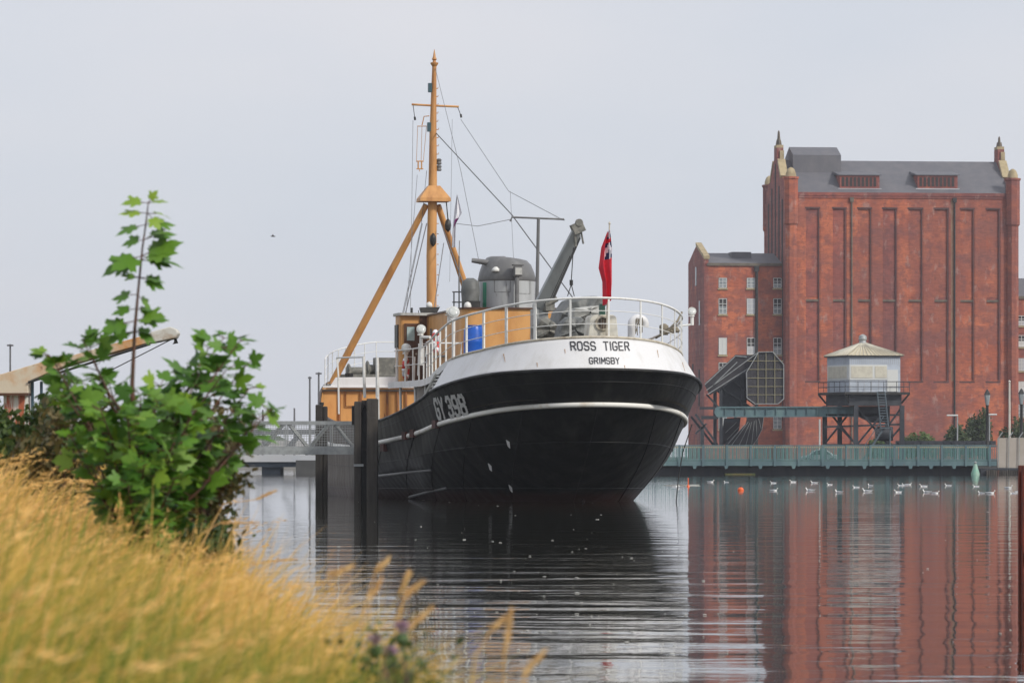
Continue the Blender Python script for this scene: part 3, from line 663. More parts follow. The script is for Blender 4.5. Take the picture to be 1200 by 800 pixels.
# hull number on the port quarter, between knuckle and belting
def line_at(s, i): return HL['N'][i].lerp(HL['S'][i], s)
def on_quarter(arc, z, off):
    # arc measured forward along the side from the station index that faces port; arc grows aft
    s = .35
    for _ in range(4):
        pl = [line_at(s, i) for i in range(0, NQ+30)]; L_ = 0; q = None
        for i in range(len(pl)-1, 0, -1):
            dd = (pl[i]-pl[i-1]); ds = math.hypot(dd.x, dd.y)
            if L_+ds > arc:
                t = (arc-L_)/ds; q = pl[i].lerp(pl[i-1], t); top = HL['N'][i].lerp(HL['N'][i-1], t).z; bot = HL['S'][i].lerp(HL['S'][i-1], t).z
                nrm = Vector((dd.y, -dd.x, 0)).normalized(); break
            L_ += ds
        s = (top-z)/(top-bot)
    return Vector((-(q.x+abs(nrm.x)*off), q.y-abs(nrm.y)*off, q.z))
def arc_of_px(px, s=.4):
    pl = [line_at(s, i) for i in range(0, NQ+30)]; L_ = 0; best = None
    for i in range(len(pl)-1, 0, -1):
        q = pl[i]; Y = YS+q.y*math.cos(TH)-q.x*math.sin(TH); X = XS-q.y*math.sin(TH)-q.x*math.cos(TH); e = abs(600+X*FPX/Y-px)
        if best is None or e < best[0]: best = (e, L_, q, Y)
        L_ += math.hypot(pl[i].x-pl[i-1].x, pl[i].y-pl[i-1].y)
    return best
A_ = arc_of_px(510); B_ = arc_of_px(546); wtot = B_[1]-A_[1]; zc = CH+(HZ-476)*A_[3]/FPX
zA = CH+(HZ-489)*A_[3]/FPX; zB = CH+(HZ-484)*B_[3]/FPX
def quarter(a, z, off):
    arc = (A_[1]+B_[1])/2+a; k = (arc-A_[1])/wtot; return on_quarter(arc, zA+(zB-zA)*k+z+(z)*.0, off)
u_ = wtot/ (5*1.0+4*.32+.9)
lettering('GY 398', 0, -.03, .50, u_*1.0, u_*.34, u_*.55, u_*.36, quarter, M['letter_white'], 'hull_number', .05)
# scuppers with rust below along the belting, and scuffs
for px, py in ((450, 523), (477, 510), (486, 508), (514, 498)):
    q = onhull(px, py); sc1 = MB(); sc1.box(q+Vector((-.04, 0, .02)), (.12, .5, .22), .05); sc1.build('scupper', mat('rusty_scupper', (.10, .03, .02), .7, (.03, .02, .02), 4, 5), ship)
for px, py in ((574, 547), (600, 572), (596, 525)):
    q = onhull(px, py); 
    sq = MB(); sq.add([q+Vector((-.05+a*.05, -.07-a*0.0, b)) for a, b in ((-1, .12), (1, .06), (1.4, -.12), (0, -.06))], [(0, 1, 2, 3)]); sq.build('paint_scuff', M['letter_white'], ship, solid=.004)

# mast --------------------------------------------------------------
UM = 29.0; mb0 = SP(505.5, 445, UM); mtop = SP(509, 78, UM)
def mz(py): return ZU(py, UM, -.1)
mast = MB(); mast.path([(mb0.x+.02, UM, 2.0), (SP(505.5, 300, UM).x, UM, mz(300)), (SP(507, 232, UM).x, UM, mz(232)), (SP(507.5, 150, UM).x, UM, mz(150)), (mtop.x, UM, mz(76))], [.17, .165, .15, .115, .07], 16)
mo = mast.build('mast', M['buffmast'], ship, smooth=2)
fin = MB(); tx = mtop.x; fin.lathe([(.07, mz(78)), (.13, mz(75)), (.13, mz(73.5)), (.06, mz(73)), (.05, mz(71)), (.085, mz(69.5)), (.05, mz(67)), (.008, mz(58))], (tx, UM, 0), 14); fin.build('finial', M['buffmast'], mo, smooth=2)
ya = MB(); ya.path([SP(482.5, 122.5, UM), SP(509, 124, UM), SP(537.5, 125.2, UM)], .035, 8); ya.build('yard', M['buffmast'], mo)
hg = MB()
for (xa, ya_, xb, yb) in ((484, 123, 486, 141), (536, 125, 540, 138)):
    hg.path([SP(xa, ya_, UM), SP(xb, yb-3, UM)], .012, 5); hg.path([SP(xb, yb-4, UM), SP(xb+.5, yb, UM)], .035, 6)
hg.build('yard_block', M['black'], mo)
pf = MB(); cz = SP(508, 230, UM); vs = []
rows_ = []
for py, hw, hd_ in ((218, .19, .2), (232.5, .5, .42), (236.5, .51, .43)):
    z = mz(py); rows_.append([Vector((cz.x+sx*hw, UM+sy*hd_, z)) for sx, sy in ((-1, -1), (1, -1), (1, 1), (-1, 1), (-1, -1))])
pf.grid(rows_); pf.add([r for r in rows_[2][:4]], [(3, 2, 1, 0)]); pf.build('mast_platform', M['buffmast'], mo, smooth=0)
stp = MB()
for k in range(11):
    py = 104+k*9.6; q = SP(512.4 if py < 150 else 513, py, UM); stp.path([q+Vector((-.1, 0, 0)), q+Vector((.02, 0, 0)), q+Vector((.03, 0, .05))], .014, 5)
for k in range(9):
    py = 262+k*12; stp.path([SP(512, py, UM), SP(514, py, UM)], .014, 5)
stp.build('mast_step', M['buffmast'], mo)
lt = MB()
for px, py, h in ((503.5, 103, .3), (502.5, 149, .3)): q = SP(px, py, UM); lt.bb(q.x-.05, q.x+.07, UM-.08, UM+.08, q.z-h/2, q.z+h/2)
lt.build('navigation_light', mat('teal_lamp', (.04, .09, .11), .4), mo, bevel=.01)
l2 = MB()
for py in (189.5, 197): q = SP(514.5, py, UM); l2.lathe([(.06, -.1), (.09, -.06), (.07, 0), (.09, .06), (.05, .1)], q, 10)
l2.build('mast_lantern', M['dkgrey'], mo)
bl = MB()
for px, py in ((507.5, 281), (525, 264)): q = SP(px, py, UM-.25); bl.lathe([(.02, -.22), (.09, -.13), (.11, 0), (.09, .13), (.02, .22)], q, 10)
bl.path([SP(523, 237, UM-.25), SP(525, 258, UM-.25)], .02, 5)
bl.build('pulley_block', M['black'], mo, smooth=True)
fr_ = MB(); fr_.path([SP(503, 136, UM), SP(497, 136.5, UM), SP(494.5, 147, UM)], .018, 5)
fr_.path([SP(489, 148, UM), SP(500, 148, UM)], .015, 5)
for x0_, x1_ in ((489.5, 488), (494.5, 493.5), (499.8, 496)): fr_.path([SP(x0_, 148, UM), SP(x1_, 190, UM)], .008, 4)
for x_ in (490, 494): fr_.path([SP(x_, 189, UM), SP(x_, 198, UM)], .025, 5)
for y_ in (189, 198): fr_.path([SP(488, y_, UM), SP(496, y_, UM)], .02, 5)
fr_.path([SP(491.5, 198, UM), SP(491.5, 201, UM)], .012, 5)
fr_.build('halyard_frame', M['buffmast'], mo)
for (xa, ya_, xb, yb, u) in ((499.5, 240, 390, 447.5, 31.0), (513.5, 241, 583, 449, 31.8)):
    lg = MB(); a = SP(xa, ya_, UM+.05); b = SP(xb, yb, u); lg.path([a, a.lerp(b, .5), b], [.10, .125, .12], 12); lg.path([b, b+Vector((0, 0, -.06))], .19, 10); lg.build('tripod_leg', M['buffmast'], mo, smooth=2)
# standing rigging
def wire(pts, r=.012, name='stay'): MB().path(pts, r, 5).build(name, M['wire'], mo)
wire([SP(511, 156, UM), SP(600, 252, 12), SP(650, 320, 9), SP(681, 362, 7)], .018)
wire([SP(510, 80, UM), SP(540, 200, 20), SP(562, 310, 15)], .008)
wire([SP(540, 140, UM), SP(596, 224, 18), SP(660, 258, 9)], .009)
wire([SP(535, 262, 26), SP(560, 265, 20), SP(599, 257, 9.2)], .009)
wire([SP(495, 262, UM), SP(466, 400, 23)], .012); wire([SP(500, 262, UM), SP(474, 372, 21)], .018); wire([SP(520, 285, UM), SP(508, 366, 24)], .014)
wire([SP(484, 141, UM), SP(481, 366, 25)], .008); wire([SP(489, 205, UM), SP(476, 368, 24)], .008); wire([SP(517, 262, UM), SP(546, 340, 22)], .016)
wire([SP(500, 200, UM), SP(494, 262, UM), SP(470, 375, 25)], .010); wire([SP(530, 140, UM), SP(527, 330, 24)], .006); wire([SP(598, 224, 18), SP(602, 308, 14)], .006)

# rope hanging from the starboard quarter, orange marker line
rp = MB(); a = SP(800, 500, 4.5); b = SP(793, 548, 4.5); rp.path([SP(811, 497, 4), SP(800, 530, 4), SP(795, 560, 4), SP(792.5, 586, 4), SP(792, 592, 4)], .016, 5)
ROPE=rp

# loose things aboard: helper turns ship-local to world empties
SM = Matrix.Translation((XS, YS, 0)) @ Matrix.Rotation(TH, 4, 'Z')
def aboard(mb, origin, name, m, label, cat, group=None, **k):
    o = mb.build(name, m, None, **k); origin = Vector(origin); o.data.transform(Matrix.Translation(-origin))
    o.location = SM @ origin; o.rotation_euler = (0, 0, TH); return tag(o, label, cat, group)
def aboard_root(origin, name, label, cat, group=None):
    e = empty(name, SM @ Vector(origin), TH, label, cat, group); e['_o'] = list(origin); return e
aboard(ROPE, SP(811, 497, 4), 'rope', M['black'], 'thin dark rope hanging from the starboard quarter into the water', 'rope')
# blue barrel
bc = SP(555, 400, 9.2); zb = topline(9.2)[1]-.02
root = aboard_root((bc.x, 9.2, zb), 'plastic_barrel', 'bright blue plastic barrel standing behind the port railing', 'barrel'); del root['_o']
zb_top = ZU(381, 9.2, bc.x)-zb; rr = .285
MB().lathe([(rr*.9, .0), (rr, .04), (rr, zb_top*.3), (rr*1.03, zb_top*.32), (rr, zb_top*.34), (rr, zb_top*.66), (rr*1.03, zb_top*.68), (rr, zb_top*.7), (rr*.97, zb_top*.9), (rr*.85, zb_top*.97)], (0, 0, 0), 24).build('body', M['blue'], root, smooth=2)
MB().lathe([(rr*.84, zb_top*.965), (rr*.86, zb_top), (rr*.80, zb_top), (rr*.78, zb_top*.985)], (0, 0, 0), 24).build('lid', M['blue'], root, smooth=2)
# tarpaulin-covered gear: folded cloth over drum
def cloth(px0, px1, pyt, pyb, u, depth, seed, lean=0, sharp=2.6, amp=.05):
    a = SP(px0, pyb, u); b = SP(px1, pyt, u); cx = (a.x+b.x)/2; hw = (b.x-a.x)/2; z0 = a.z; h = b.z-a.z; g = MB(); rw = []
    rnd = random.Random(seed); ph = [rnd.uniform(0, 6.28) for _ in range(6)]
    for j in range(15):
        t = j/14; el_ = math.pi/2*t; cr_ = math.cos(el_)**(2/sharp) if t < 1 else 0.0; sz = math.sin(el_)**(2/sharp)
        row = []
        for k in range(49):
            an = 2*math.pi*k/48; ca, sa = math.cos(an), math.sin(an)
            rx = abs(ca)**(2/sharp)*(1 if ca > 0 else -1); ry = abs(sa)**(2/sharp)*(1 if sa > 0 else -1)
            fold = 1+amp*(math.sin(an*7+ph[0]+t*3)+.7*math.sin(an*12+ph[1]-t*4))*(1-t*.6)
            row.append(Vector((cx+hw*rx*cr_*fold+lean*t*h, u+depth/2*ry*cr_*fold, z0+h*sz*(1+.03*math.sin(an*3+ph[2])))))
        rw.append(row)
    g.grid(rw); return g, Vector((cx, u, z0))
def drape(outl, u, depth, seed, name, m, label, cat):
    rr_ = random.Random(seed); den = []
    for (x0_, y0_), (x1_, y1_) in zip(outl, outl[1:]+outl[:1]):
        n = max(1, int(math.hypot(x1_-x0_, y1_-y0_)/4)); den += [(x0_+(x1_-x0_)*k/n, y0_+(y1_-y0_)*k/n) for k in range(n)]
    cx = sum(p[0] for p in den)/len(den); cy = max(p[1] for p in den); g = MB(); rw = []
    for f, dy in ((.02, -.5), (.55, -.5), (.86, -.46), (.96, -.34), (1, -.1), (1, .2), (.93, .42), (.6, .5), (.02, .5)):
        row = []
        for i, (x_, y_) in enumerate(den):
            jx = math.sin(i*1.9+seed)*.9+math.sin(i*.7+dy*9)*.8; jy = math.sin(i*1.3+seed*2+dy*5)*.7
            row.append(SP(cx+(x_-cx)*f+jx*f*.6, cy+(y_-cy)*(.25+.75*f)+jy*f*.6-(1-f)*8, u)+Vector((0, dy*depth+.05*math.sin(i*1.1+seed), 0)))
        row.append(row[0].copy()); rw.append(row)
    g.grid(rw); aboard(g, SP(cx, cy, u), name, m, label, cat, smooth=2)
drape([(638, 396), (643, 384), (649, 366), (662, 352), (684, 347), (704, 348), (710, 355), (701, 359), (680, 361), (690, 372), (698, 380), (700, 396)], 6.0, 1.6, 3, 'tarpaulin', M['tarp'], 'dark grey tarpaulin stretched over the winch behind the stern locker', 'tarpaulin')
drape([(666, 374), (668, 362), (690, 359), (704, 358), (711, 364), (708, 376)], 5.0, .9, 8, 'canvas_box', M['canvas'], 'pale canvas-wrapped box under the dark grey tarpaulin', 'box')
drape([(624, 396), (624, 384), (629, 374), (638, 370), (648, 378), (656, 388), (660, 396)], 5.2, .8, 12, 'net_pile', M['winch'], 'tangled heap of netting between the buff casing and the tarpaulin', 'fishing net')
drape([(650, 396), (656, 377), (664, 371), (679, 372), (688, 380), (692, 396)], 4.0, .8, 19, 'folded_tarpaulin', mat('mid_grey_tarp', (.17, .175, .17), .6, (.10, .105, .10), 5, 5, .4, .6, hstretch=3, bump=.5, bscale=5), 'lighter grey folded tarpaulin hanging against the stern railing', 'tarpaulin')
# ensign
o1 = SP(711, 392, 1.0); root = aboard_root(o1, 'ensign_staff', 'thin ensign staff standing on the stern locker', 'flagpole'); del root['_o']
o2 = SP(714.3, 262, 1.0)-o1
MB().path([(0, 0, -.05), o2], [.03, .018], 8).build('pole', M['cream'], root); MB().lathe([(.01, -.04), (.035, 0), (.01, .05)], o2, 10).build('truck', M['cream'], root)
def flagmesh(pts_hoist, pts_fly, u, nfold, amp, mats, colour, n1=28, n2=26):
    g = MB(); vs = []
    for j in range(n1+1):
        t = j/n1; yh = np.interp(t, np.linspace(0, 1, len(pts_hoist)), [p[1] for p in pts_hoist]); xh = np.interp(t, np.linspace(0, 1, len(pts_hoist)), [p[0] for p in pts_hoist]); xf = np.interp(t, np.linspace(0, 1, len(pts_fly)), [p[0] for p in pts_fly]); yf = np.interp(t, np.linspace(0, 1, len(pts_fly)), [p[1] for p in pts_fly])
        for k in range(n2+1):
            s = k/n2; fo = math.sin(s*math.pi*nfold+t*1.6); q = SP(xh+(xf-xh)*(s+.10*math.sin(s*math.pi*nfold*1.0+t)), yh+(yf-yh)*s, u)
            q.y += amp*fo; vs.append(q)
    for j in range(n1):
        for k in range(n2):
            g.v; 
    g.v = [tuple(v) for v in vs]
    for j in range(n1):
        for k in range(n2):
            g.f.append((j*(n2+1)+k, j*(n2+1)+k+1, (j+1)*(n2+1)+k+1, (j+1)*(n2+1)+k)); g.m.append(colour((j+.5)/n1, (k+.5)/n2))
    return g
def ens(t, s):
    if t < .42 and s < .62:
        if abs(t-.18) < .022 or abs(s-.27) < .05 or t > .345 and False: return 0
        if abs(t-.18) < .045 or abs(s-.27) < .10 or abs(t*1.5-s) < .07 or abs(.55-t*1.5-s) < .07: return 2
        return 1
    return 0
g = flagmesh([(714.8, 269), (717.8, 290), (718.2, 330), (717.4, 350)], [(711, 273), (705, 290), (702.5, 314), (707, 330), (707.5, 358)], .84, 4, .06, None, ens)
aboard(g, SP(713, 300, 1.02), 'ensign', [M['red'], M['navy'], M['wcloth']], 'red ensign flag hanging limp from the staff at the stern', 'flag', smooth=True)
g = flagmesh([(535.5, 228), (532, 250), (530.5, 270), (529.5, 290)], [(536, 229), (541.5, 250), (534, 262), (533.5, 290)], 24, 3, .06, None, lambda t, s: 1 if .45 < t < .63 and .15 < s < .95 else 0)
aboard(g, SP(533, 250, 24), 'courtesy_flag', [M['wcloth'], M['purple']], 'white and purple flag hanging limp in the rigging beside the mast', 'flag', smooth=True)
# green box by ensign foot
gbx = MB(); a = SP(702, 369, 1.5); b = SP(708.5, 356, 1.5); gbx.bb(a.x, b.x, 1.4, 1.55, a.z, b.z); aboard(gbx, (a.x, 1.5, a.z), 'switch_box', mat('dark_green_box', (.02, .07, .05), .4), 'small dark green box on top of the stern locker', 'box', bevel=.01)
# lifebuoys (hung in racks, seen nearly edge on)
def buoy(px, py, u, rz, label):
    c = SP(px, py, u); root = empty('lifebuoy', SM @ c, TH+rz, label, 'lifebuoy', 'lifebuoys hung along the port side')
    R0, r0 = .28, .065
    for k in range(8):
        seg = MB(); seg.path([(R0*math.cos(t), 0, R0*math.sin(t)) for t in [math.pi/4*k+math.pi/16*j for j in range(5)]], r0, 10); seg.build('segment', M['red_ring'] if k % 2 else M['wcloth'], root, smooth=True)
buoy(510.5, 400, 10.5, R(70), 'red and white lifebuoy hung on the rail below the round lamp'); buoy(475.5, 432, 17.3, R(70), 'red and white lifebuoy hung on the rail in front of the varnished door')

# ------------------------------------------------------------------ mooring piles and gangway
def pile_group(px0, px1, pyt, Y, name, label, slot=False):
    c = P((px0+px1)/2, HZ+CH*FPX/Y, Y); root = empty(name, (c.x, Y, 0), 0, label, 'mooring pile')
    w_ = (px1-px0)*Y/FPX; zt = P(0, pyt, Y).z
    if slot:
        for (a, b, dy, zz) in ((-.5, -.20, 0, zt-.08), (.03, .5, -.05, zt)):
            g = MB(); g.bb(w_*a, w_*b, -.35+dy, .35+dy, -2.9, zz); g.build('baulk', M['wood'], root, bevel=.03)
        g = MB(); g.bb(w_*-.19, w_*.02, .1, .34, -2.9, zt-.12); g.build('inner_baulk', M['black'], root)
        g = MB(); g.prism([(w_*-.19, -.2, zt-.45), (w_*-.14, -.2, zt-.25), (w_*-.085, -.2, zt-.2), (w_*-.03, -.2, zt-.25), (w_*.02, -.2, zt-.45), (w_*.02, -.2, zt-.05), (w_*-.19, -.2, zt-.05)], (0, .28, 0)); g.build('arched_head', M['wood'], root)
        g = MB(); g.bb(-w_*.52, -w_*.1, -.40, -.36, .95, 1.02); g.build('strap', M['galv'], root)
        g = MB(); g.bb(-w_*.50-.08, w_*-.2-.05, -.1, .35, zt-.75, zt-.2); g.build('fender_block', M['wood'], root, bevel=.02)
    else:
        g = MB(); g.bb(-w_/2, w_*.12, -.2, .25, -2.9, zt); g.build('baulk', M['wood'], root, bevel=.03)
        g = MB(); g.bb(w_*.14, w_/2, -.15, .3, -2.9, zt-.05); g.build('baulk', M['wood'], root, bevel=.03)
        g = MB(); g.path([(w_*.0, 0, zt-.02), (w_*.0, 0, zt+.07)], .07, 8); g.build('pin', M['black'], root)
pile_group(415.5, 443, 467, 122.0, 'mooring_pile', 'tall dark timber pile with a slot against the port side of the hull', True)
pile_group(370, 383.5, 474, 127.0, 'mooring_pile', 'narrower dark timber pile standing clear of the bow behind the gangway')
# gangway
YG = 123.4
gx0, gx1 = P(92, 500, YG).x, P(414.5, 500, YG).x; zt_, zb_ = P(0, 494, YG).z, P(0, 531, YG).z
root = empty('gangway', (gx0, YG, zb_), 0, 'grey steel truss gangway with mesh sides crossing to the timber piles', 'gangway')
LG = gx1-gx0; HG = zt_-zb_
for side in (0, 1.25):
    g = MB()
    g.bb(0, LG, side, side+.09, HG-.08, HG+.02); g.bb(0, LG, side, side+.09, .12, .20)
    g.bb(0, LG, side-.02, side+.10, -.03, .12)
    g.build('side_chord', M['galv'], root)
    n = 6; d_ = LG/n
    for k in range(n):
        g = MB(); x0_, x1_ = k*d_, (k+1)*d_; xm = (x0_+x1_)/2
        g.path([(x0_+.05, side+.045, .2), (xm-.1, side+.045, HG-.08)], .035, 4); g.path([(x1_-.05, side+.045, .2), (xm+.1, side+.045, HG-.08)], .035, 4); g.build('truss_brace', M['galv'], root)
    for k in range(n*2+1):
        if k % 2 or side: g = MB(); g.bb(k*d_/2-.015, k*d_/2+.015, side+.02, side+.05, .2, HG-.08); g.build('upright', M['galv'], root)
    g = MB()
    x = 0
    while x < LG: g.bb(x, x+.007, side+.005, side+.012, .12, HG-.08); x += .075
    z = .2
    while z < HG-.1: g.bb(0, LG, side+.012, side+.018, z, z+.007); z += .075
    g.build('mesh_panel', M['galv'], root)
g = MB(); g.bb(0, LG, .09, 1.25, -.02, .06); g.build('deck', M['quay'], root)

# ------------------------------------------------------------------ far left: jetty, sheds, lamp masts
M['farsteel'] = mat('slate_blue_steel', (.05, .075, .105), .6, (.09, .12, .15), .6, 4)
M['farpale'] = mat('pale_cladding', (.42, .44, .47), .7, (.5, .5, .5), .2, 3)
YJ = 300.0
jx0, jx1 = P(150, 0, YJ).x, P(372, 0, YJ).x+20
root = empty('far_jetty', (jx0, YJ, 0), 0, 'low dark blue jetty on piers across the water, left of the bow', 'jetty')
g = MB(); g.bb(0, jx1-jx0, 0, 6, P(0, 541, YJ).z, P(0, 533, YJ).z+.0); g.build('deck', M['farpale'], root)
g = MB(); g.bb(0, jx1-jx0, .3, 5.7, P(0, 547, YJ).z, P(0, 541, YJ).z); g.build('girder', M['farsteel'], root)
for px0, px1 in ((172, 178), (218, 224), (262, 272), (306, 328), (352, 362), (384, 392), (430, 440), (480, 490)):
    g = MB(); g.bb(P(px0, 0, YJ).x-jx0, P(px1, 0, YJ).x-jx0, .8, 5, -2.9, .5); g.build('pier', M['farsteel'], root)
g = MB()
for px in range(180, 372, 30): 
    a, b = P(px, 0, YJ).x-jx0, P(px+22, 0, YJ).x-jx0; g.path([(a, .3, P(0, 532, YJ).z), (b, .3, P(0, 508, YJ).z)], .18, 4)
g.bb(P(230, 0, YJ).x-jx0, P(372, 0, YJ).x-jx0, .2, .6, P(0, 509, YJ).z, P(0, 503, YJ).z); g.bb(P(284, 0, YJ).x-jx0, P(292, 0, YJ).x-jx0, .2, .6, P(0, 533, YJ).z, P(0, 506, YJ).z)
g.build('truss', mat('far_grey_truss', (.16, .17, .18), .7), root)
lf = MB(); lf.bb(-400, -14, 420, 1300, -2.9, 1.0); tag(lf.build('far_quay', M['quay']), kind='structure')
def shed(px0, px1, pyt, Y, depth, name, label, m, roof=None, ridge=0):
    a, b = P(px0, 0, Y).x, P(px1, 0, Y).x; z = P(0, pyt, Y).z; root = empty(name, ((a+b)/2, Y, .95), 0, label, 'building'); hw = (b-a)/2
    g = MB(); g.bb(-hw, hw, 0, depth, 0, z-.95); g.build('wall', m, root)
    g = MB(); g.prism([(-hw-.2, -.3, z-.95), (-hw-.2, depth/2, z-.95+ridge), (-hw-.2, depth+.3, z-.95)], (2*hw+.4, 0, 0)); g.build('roof', roof or M['quay'], root)
    for k in range(max(2, int(hw/4))):
        g = MB(); x = -hw+hw*2*(k+.5)/max(2, int(hw/4)); g.bb(x-.8, x+.8, -.06, .02, 1.0, min(z-1.6, 2.6)); g.build('window', M['black'], root)
shed(20, 210, 522, 560, 16, 'far_shed', 'long low pale shed on the far bank behind the sapling', M['farpale'], ridge=1)
shed(225, 262, 519, 600, 14, 'far_shed', 'small grey shed on the far bank seen over the gangway', mat('grey_cladding', (.25, .26, .28), .7), ridge=1.5)
shed(276, 352, 525, 640, 14, 'far_shed', 'distant pale shed seen through the gangway mesh', M['farpale'], ridge=1.2)
def mast_lamp(px, pyt, Y, label, head=5):
    q = P(px, 0, Y); zt = P(0, pyt, Y).z; root = empty('lamp_mast', (q.x, Y, .98), 0, label, 'lamp mast', 'tall lamp masts far across the water')
    MB().path([(0, 0, 0), (0, 0, zt-.98)], [.0003*Y, .0002*Y], 6).build('pole', M['wire'], root)
    h = head*Y/FPX; g = MB(); g.bb(-h/2, h/2, -.3, .3, zt-.98-.22, zt-.98-.06); g.build('lamp_head', M['wire'], root)
mast_lamp(363, 441, 430, 'shorter of the two lamp masts left of the bow', 4); mast_lamp(373.5, 436, 430, 'taller of the two lamp masts left of the bow', 7)
mast_lamp(12, 403, 430, 'lone lamp mast above the rusty crane arm at the left edge', 7)
mast_lamp(308, 480, 600, 'faint short mast above the gangway, left of another', 1); mast_lamp(345, 478, 600, 'faint short mast above the gangway next to the lamp masts', 1)
g = MB()
for k in range(70):
    x = -260+k*3.4+random.uniform(-1, 1); h = random.uniform(1.5, 4.0); g.lathe([(2.2, 0), (2.6, h*.4), (1.7, h*.8), (.4, h)], (x, 700+random.uniform(-8, 8), .9), 7)
M['fartree'] = mat('far_trees', (.05, .075, .05), .9, (.08, .1, .06), .5, 5)
tag(g.build('distant_trees', M['fartree']), kind='stuff')['label'] = 'line of low trees on the horizon at the left'

# ------------------------------------------------------------------ rusty crane arm on the left bank
YC = 100.0
M['rust'] = mat('rusty_cream_paint', (.58, .50, .38), .7, (.52, .25, .08), .8, 8, .46, .62, bump=.2, bscale=6, col3=(.16, .055, .025), s3=2.2, lo3=.60, hi3=.68)
M['rustw'] = mat('rusty_white_paint', (.62, .60, .54), .7, (.40, .10, .04), 3, 8, .5, .58, vstretch=4, hstretch=2)
cr0 = P(18, 520, YC)
root = empty('rusty_crane', (cr0.x, YC, .8), 0, 'rusty cream girder arm on a short post rising behind the sapling', 'crane')
def cpart(mb, name, m, **k): part(mb, name, m, root, **k)
g = MB(); g.plate([(-40, 442), (2, 438), (52, 423), (75, 419), (124, 405), (176, 391), (176, 401), (120, 416), (72, 430), (33, 447), (33, 461), (-40, 461)], YC, 1.0); cpart(g, 'girder', M['rust'], bevel=.02)
g = MB(); g.plate([(176, 389), (199, 382.5), (206, 385), (209, 390), (206, 396), (176, 402)], YC+.1, .7); cpart(g, 'arm_head', mat('chalky_cream_paint', (.56, .55, .50), .7, (.36, .27, .18), 3, 6, .5, .7), bevel=.03)
g = MB(); g.plate([(4, 461.5), (32, 461.5), (32, 530), (4, 530)], YC+.2, .7); cpart(g, 'post', M['rustw'], bevel=.02)
g = MB(); g.plate([(-40, 460.8), (33, 460.3), (33, 463), (-40, 463)], YC-.05, 1.1); cpart(g, 'flange', M['brown'])
g = MB(); g.path([P(206, 397, YC+.3), P(204, 402, YC+.3), P(208, 400, YC+.3)], .05, 6); g.path([P(202, 397, YC+.3), P(104, 447, YC+.3)], .012, 4); g.path([P(190, 400, YC+.3), P(160, 404, YC+.3)], .015, 4); g.path([P(33, 448, YC-.03), P(176, 403, YC-.03)], .03, 5); cpart(g, 'hoist_cable', M['black'])
for px in (38, 48.5):
    g = MB(); g.path([P(px, 447, YC+.5), P(px, 530, YC+.5)], .035, 6); cpart(g, 'guide_rod', mat('blue_grey_rod', (.05, .10, .14), .5))
g = MB(); g.plate([(196, 451), (200, 451), (203, 470), (203, 530), (196, 530)], 110, .4); 
o = empty('signal_post', P(199, 533, 110), 0, 'grey steel post half hidden behind the sapling leaves', 'post'); part(g, 'post', M['galv'], o)
# slim aerial on the girder end is the far lamp mast

# ------------------------------------------------------------------ right: warehouse group
def brick(name, a, b, c, dark):
    m = mat(name, a, .85, b, .30, 10, .44, .56, col3=c, s3=1.1, lo3=.52, hi3=.62, bump=.35, bscale=3)
    t = m.node_tree; bs = t.nodes['Principled BSDF']; src = bs.inputs['Base Color'].links[0].from_socket
    tcn = t.nodes.new('ShaderNodeTexCoord')
    # coursing: thin horizontal bands, different batches of brick, and soot patches
    for (sx, sy, sz, sca, lo, hi, colr, fac) in ((.12, .12, 3.2, 1.3, .5, .72, dark, .30), (1.2, 1.2, .16, .16, .46, .56, dark, .5), (1, 1, .45, 1.3, .58, .66, (.46, .30, .26), .55), (.3, .3, 1, .5, .50, .60, (.21, .09, .085), .5), (1.6, 1.6, 1.6, 1.0, .54, .62, (.25, .08, .065), .5), (.7, .7, .7, .8, .58, .68, (.62, .19, .09), .45)):
        mpn = t.nodes.new('ShaderNodeMapping'); mpn.inputs['Scale'].default_value = (sx, sy, sz); mpn.inputs['Location'].default_value = (sca*13, lo*9, 3)
        n = t.nodes.new('ShaderNodeTexNoise'); n.inputs['Scale'].default_value = sca; n.inputs['Detail'].default_value = 7; n.inputs['Roughness'].default_value = .6
        mr = t.nodes.new('ShaderNodeMapRange'); mr.inputs[1].default_value = lo; mr.inputs[2].default_value = hi; mr.inputs[4].default_value = fac
        mm = t.nodes.new('ShaderNodeMix'); mm.data_type = 'RGBA'; mm.inputs[7].default_value = (*colr, 1)
        t.links.new(tcn.outputs['Object'], mpn.inputs[0]); t.links.new(mpn.outputs[0], n.inputs[0]); t.links.new(n.outputs[0], mr.inputs[0]); t.links.new(mr.outputs[0], mm.inputs[0]); t.links.new(src, mm.inputs[6]); src = mm.outputs[2]
    # sub-pixel brick joints
    mpn = t.nodes.new('ShaderNodeMapping'); mpn.inputs['Rotation'].default_value = (R(90), 0, 0)
    br = t.nodes.new('ShaderNodeTexBrick'); br.inputs['Scale'].default_value = 1; br.inputs['Brick Width'].default_value = .45; br.inputs['Row Height'].default_value = .15; br.inputs['Mortar Size'].default_value = .012
    br.inputs['Color1'].default_value = (1, 1, 1, 1); br.inputs['Color2'].default_value = (.72, .70, .70, 1); br.inputs['Mortar'].default_value = (.75, .75, .75, 1)
    t.links.new(tcn.outputs['Object'], mpn.inputs[0]); t.links.new(mpn.outputs[0], br.inputs[0])
    mu = t.nodes.new('ShaderNodeMix'); mu.data_type = 'RGBA'; mu.blend_type = 'MULTIPLY'; mu.inputs[0].default_value = .8
    t.links.new(src, mu.inputs[6]); t.links.new(br.outputs[0], mu.inputs[7]); t.links.new(mu.outputs[2], bs.inputs['Base Color'])
    return m
M['brick'] = brick('red_brick', (.58, .170, .078), (.44, .118, .062), (.33, .105, .072), (.20, .075, .07))
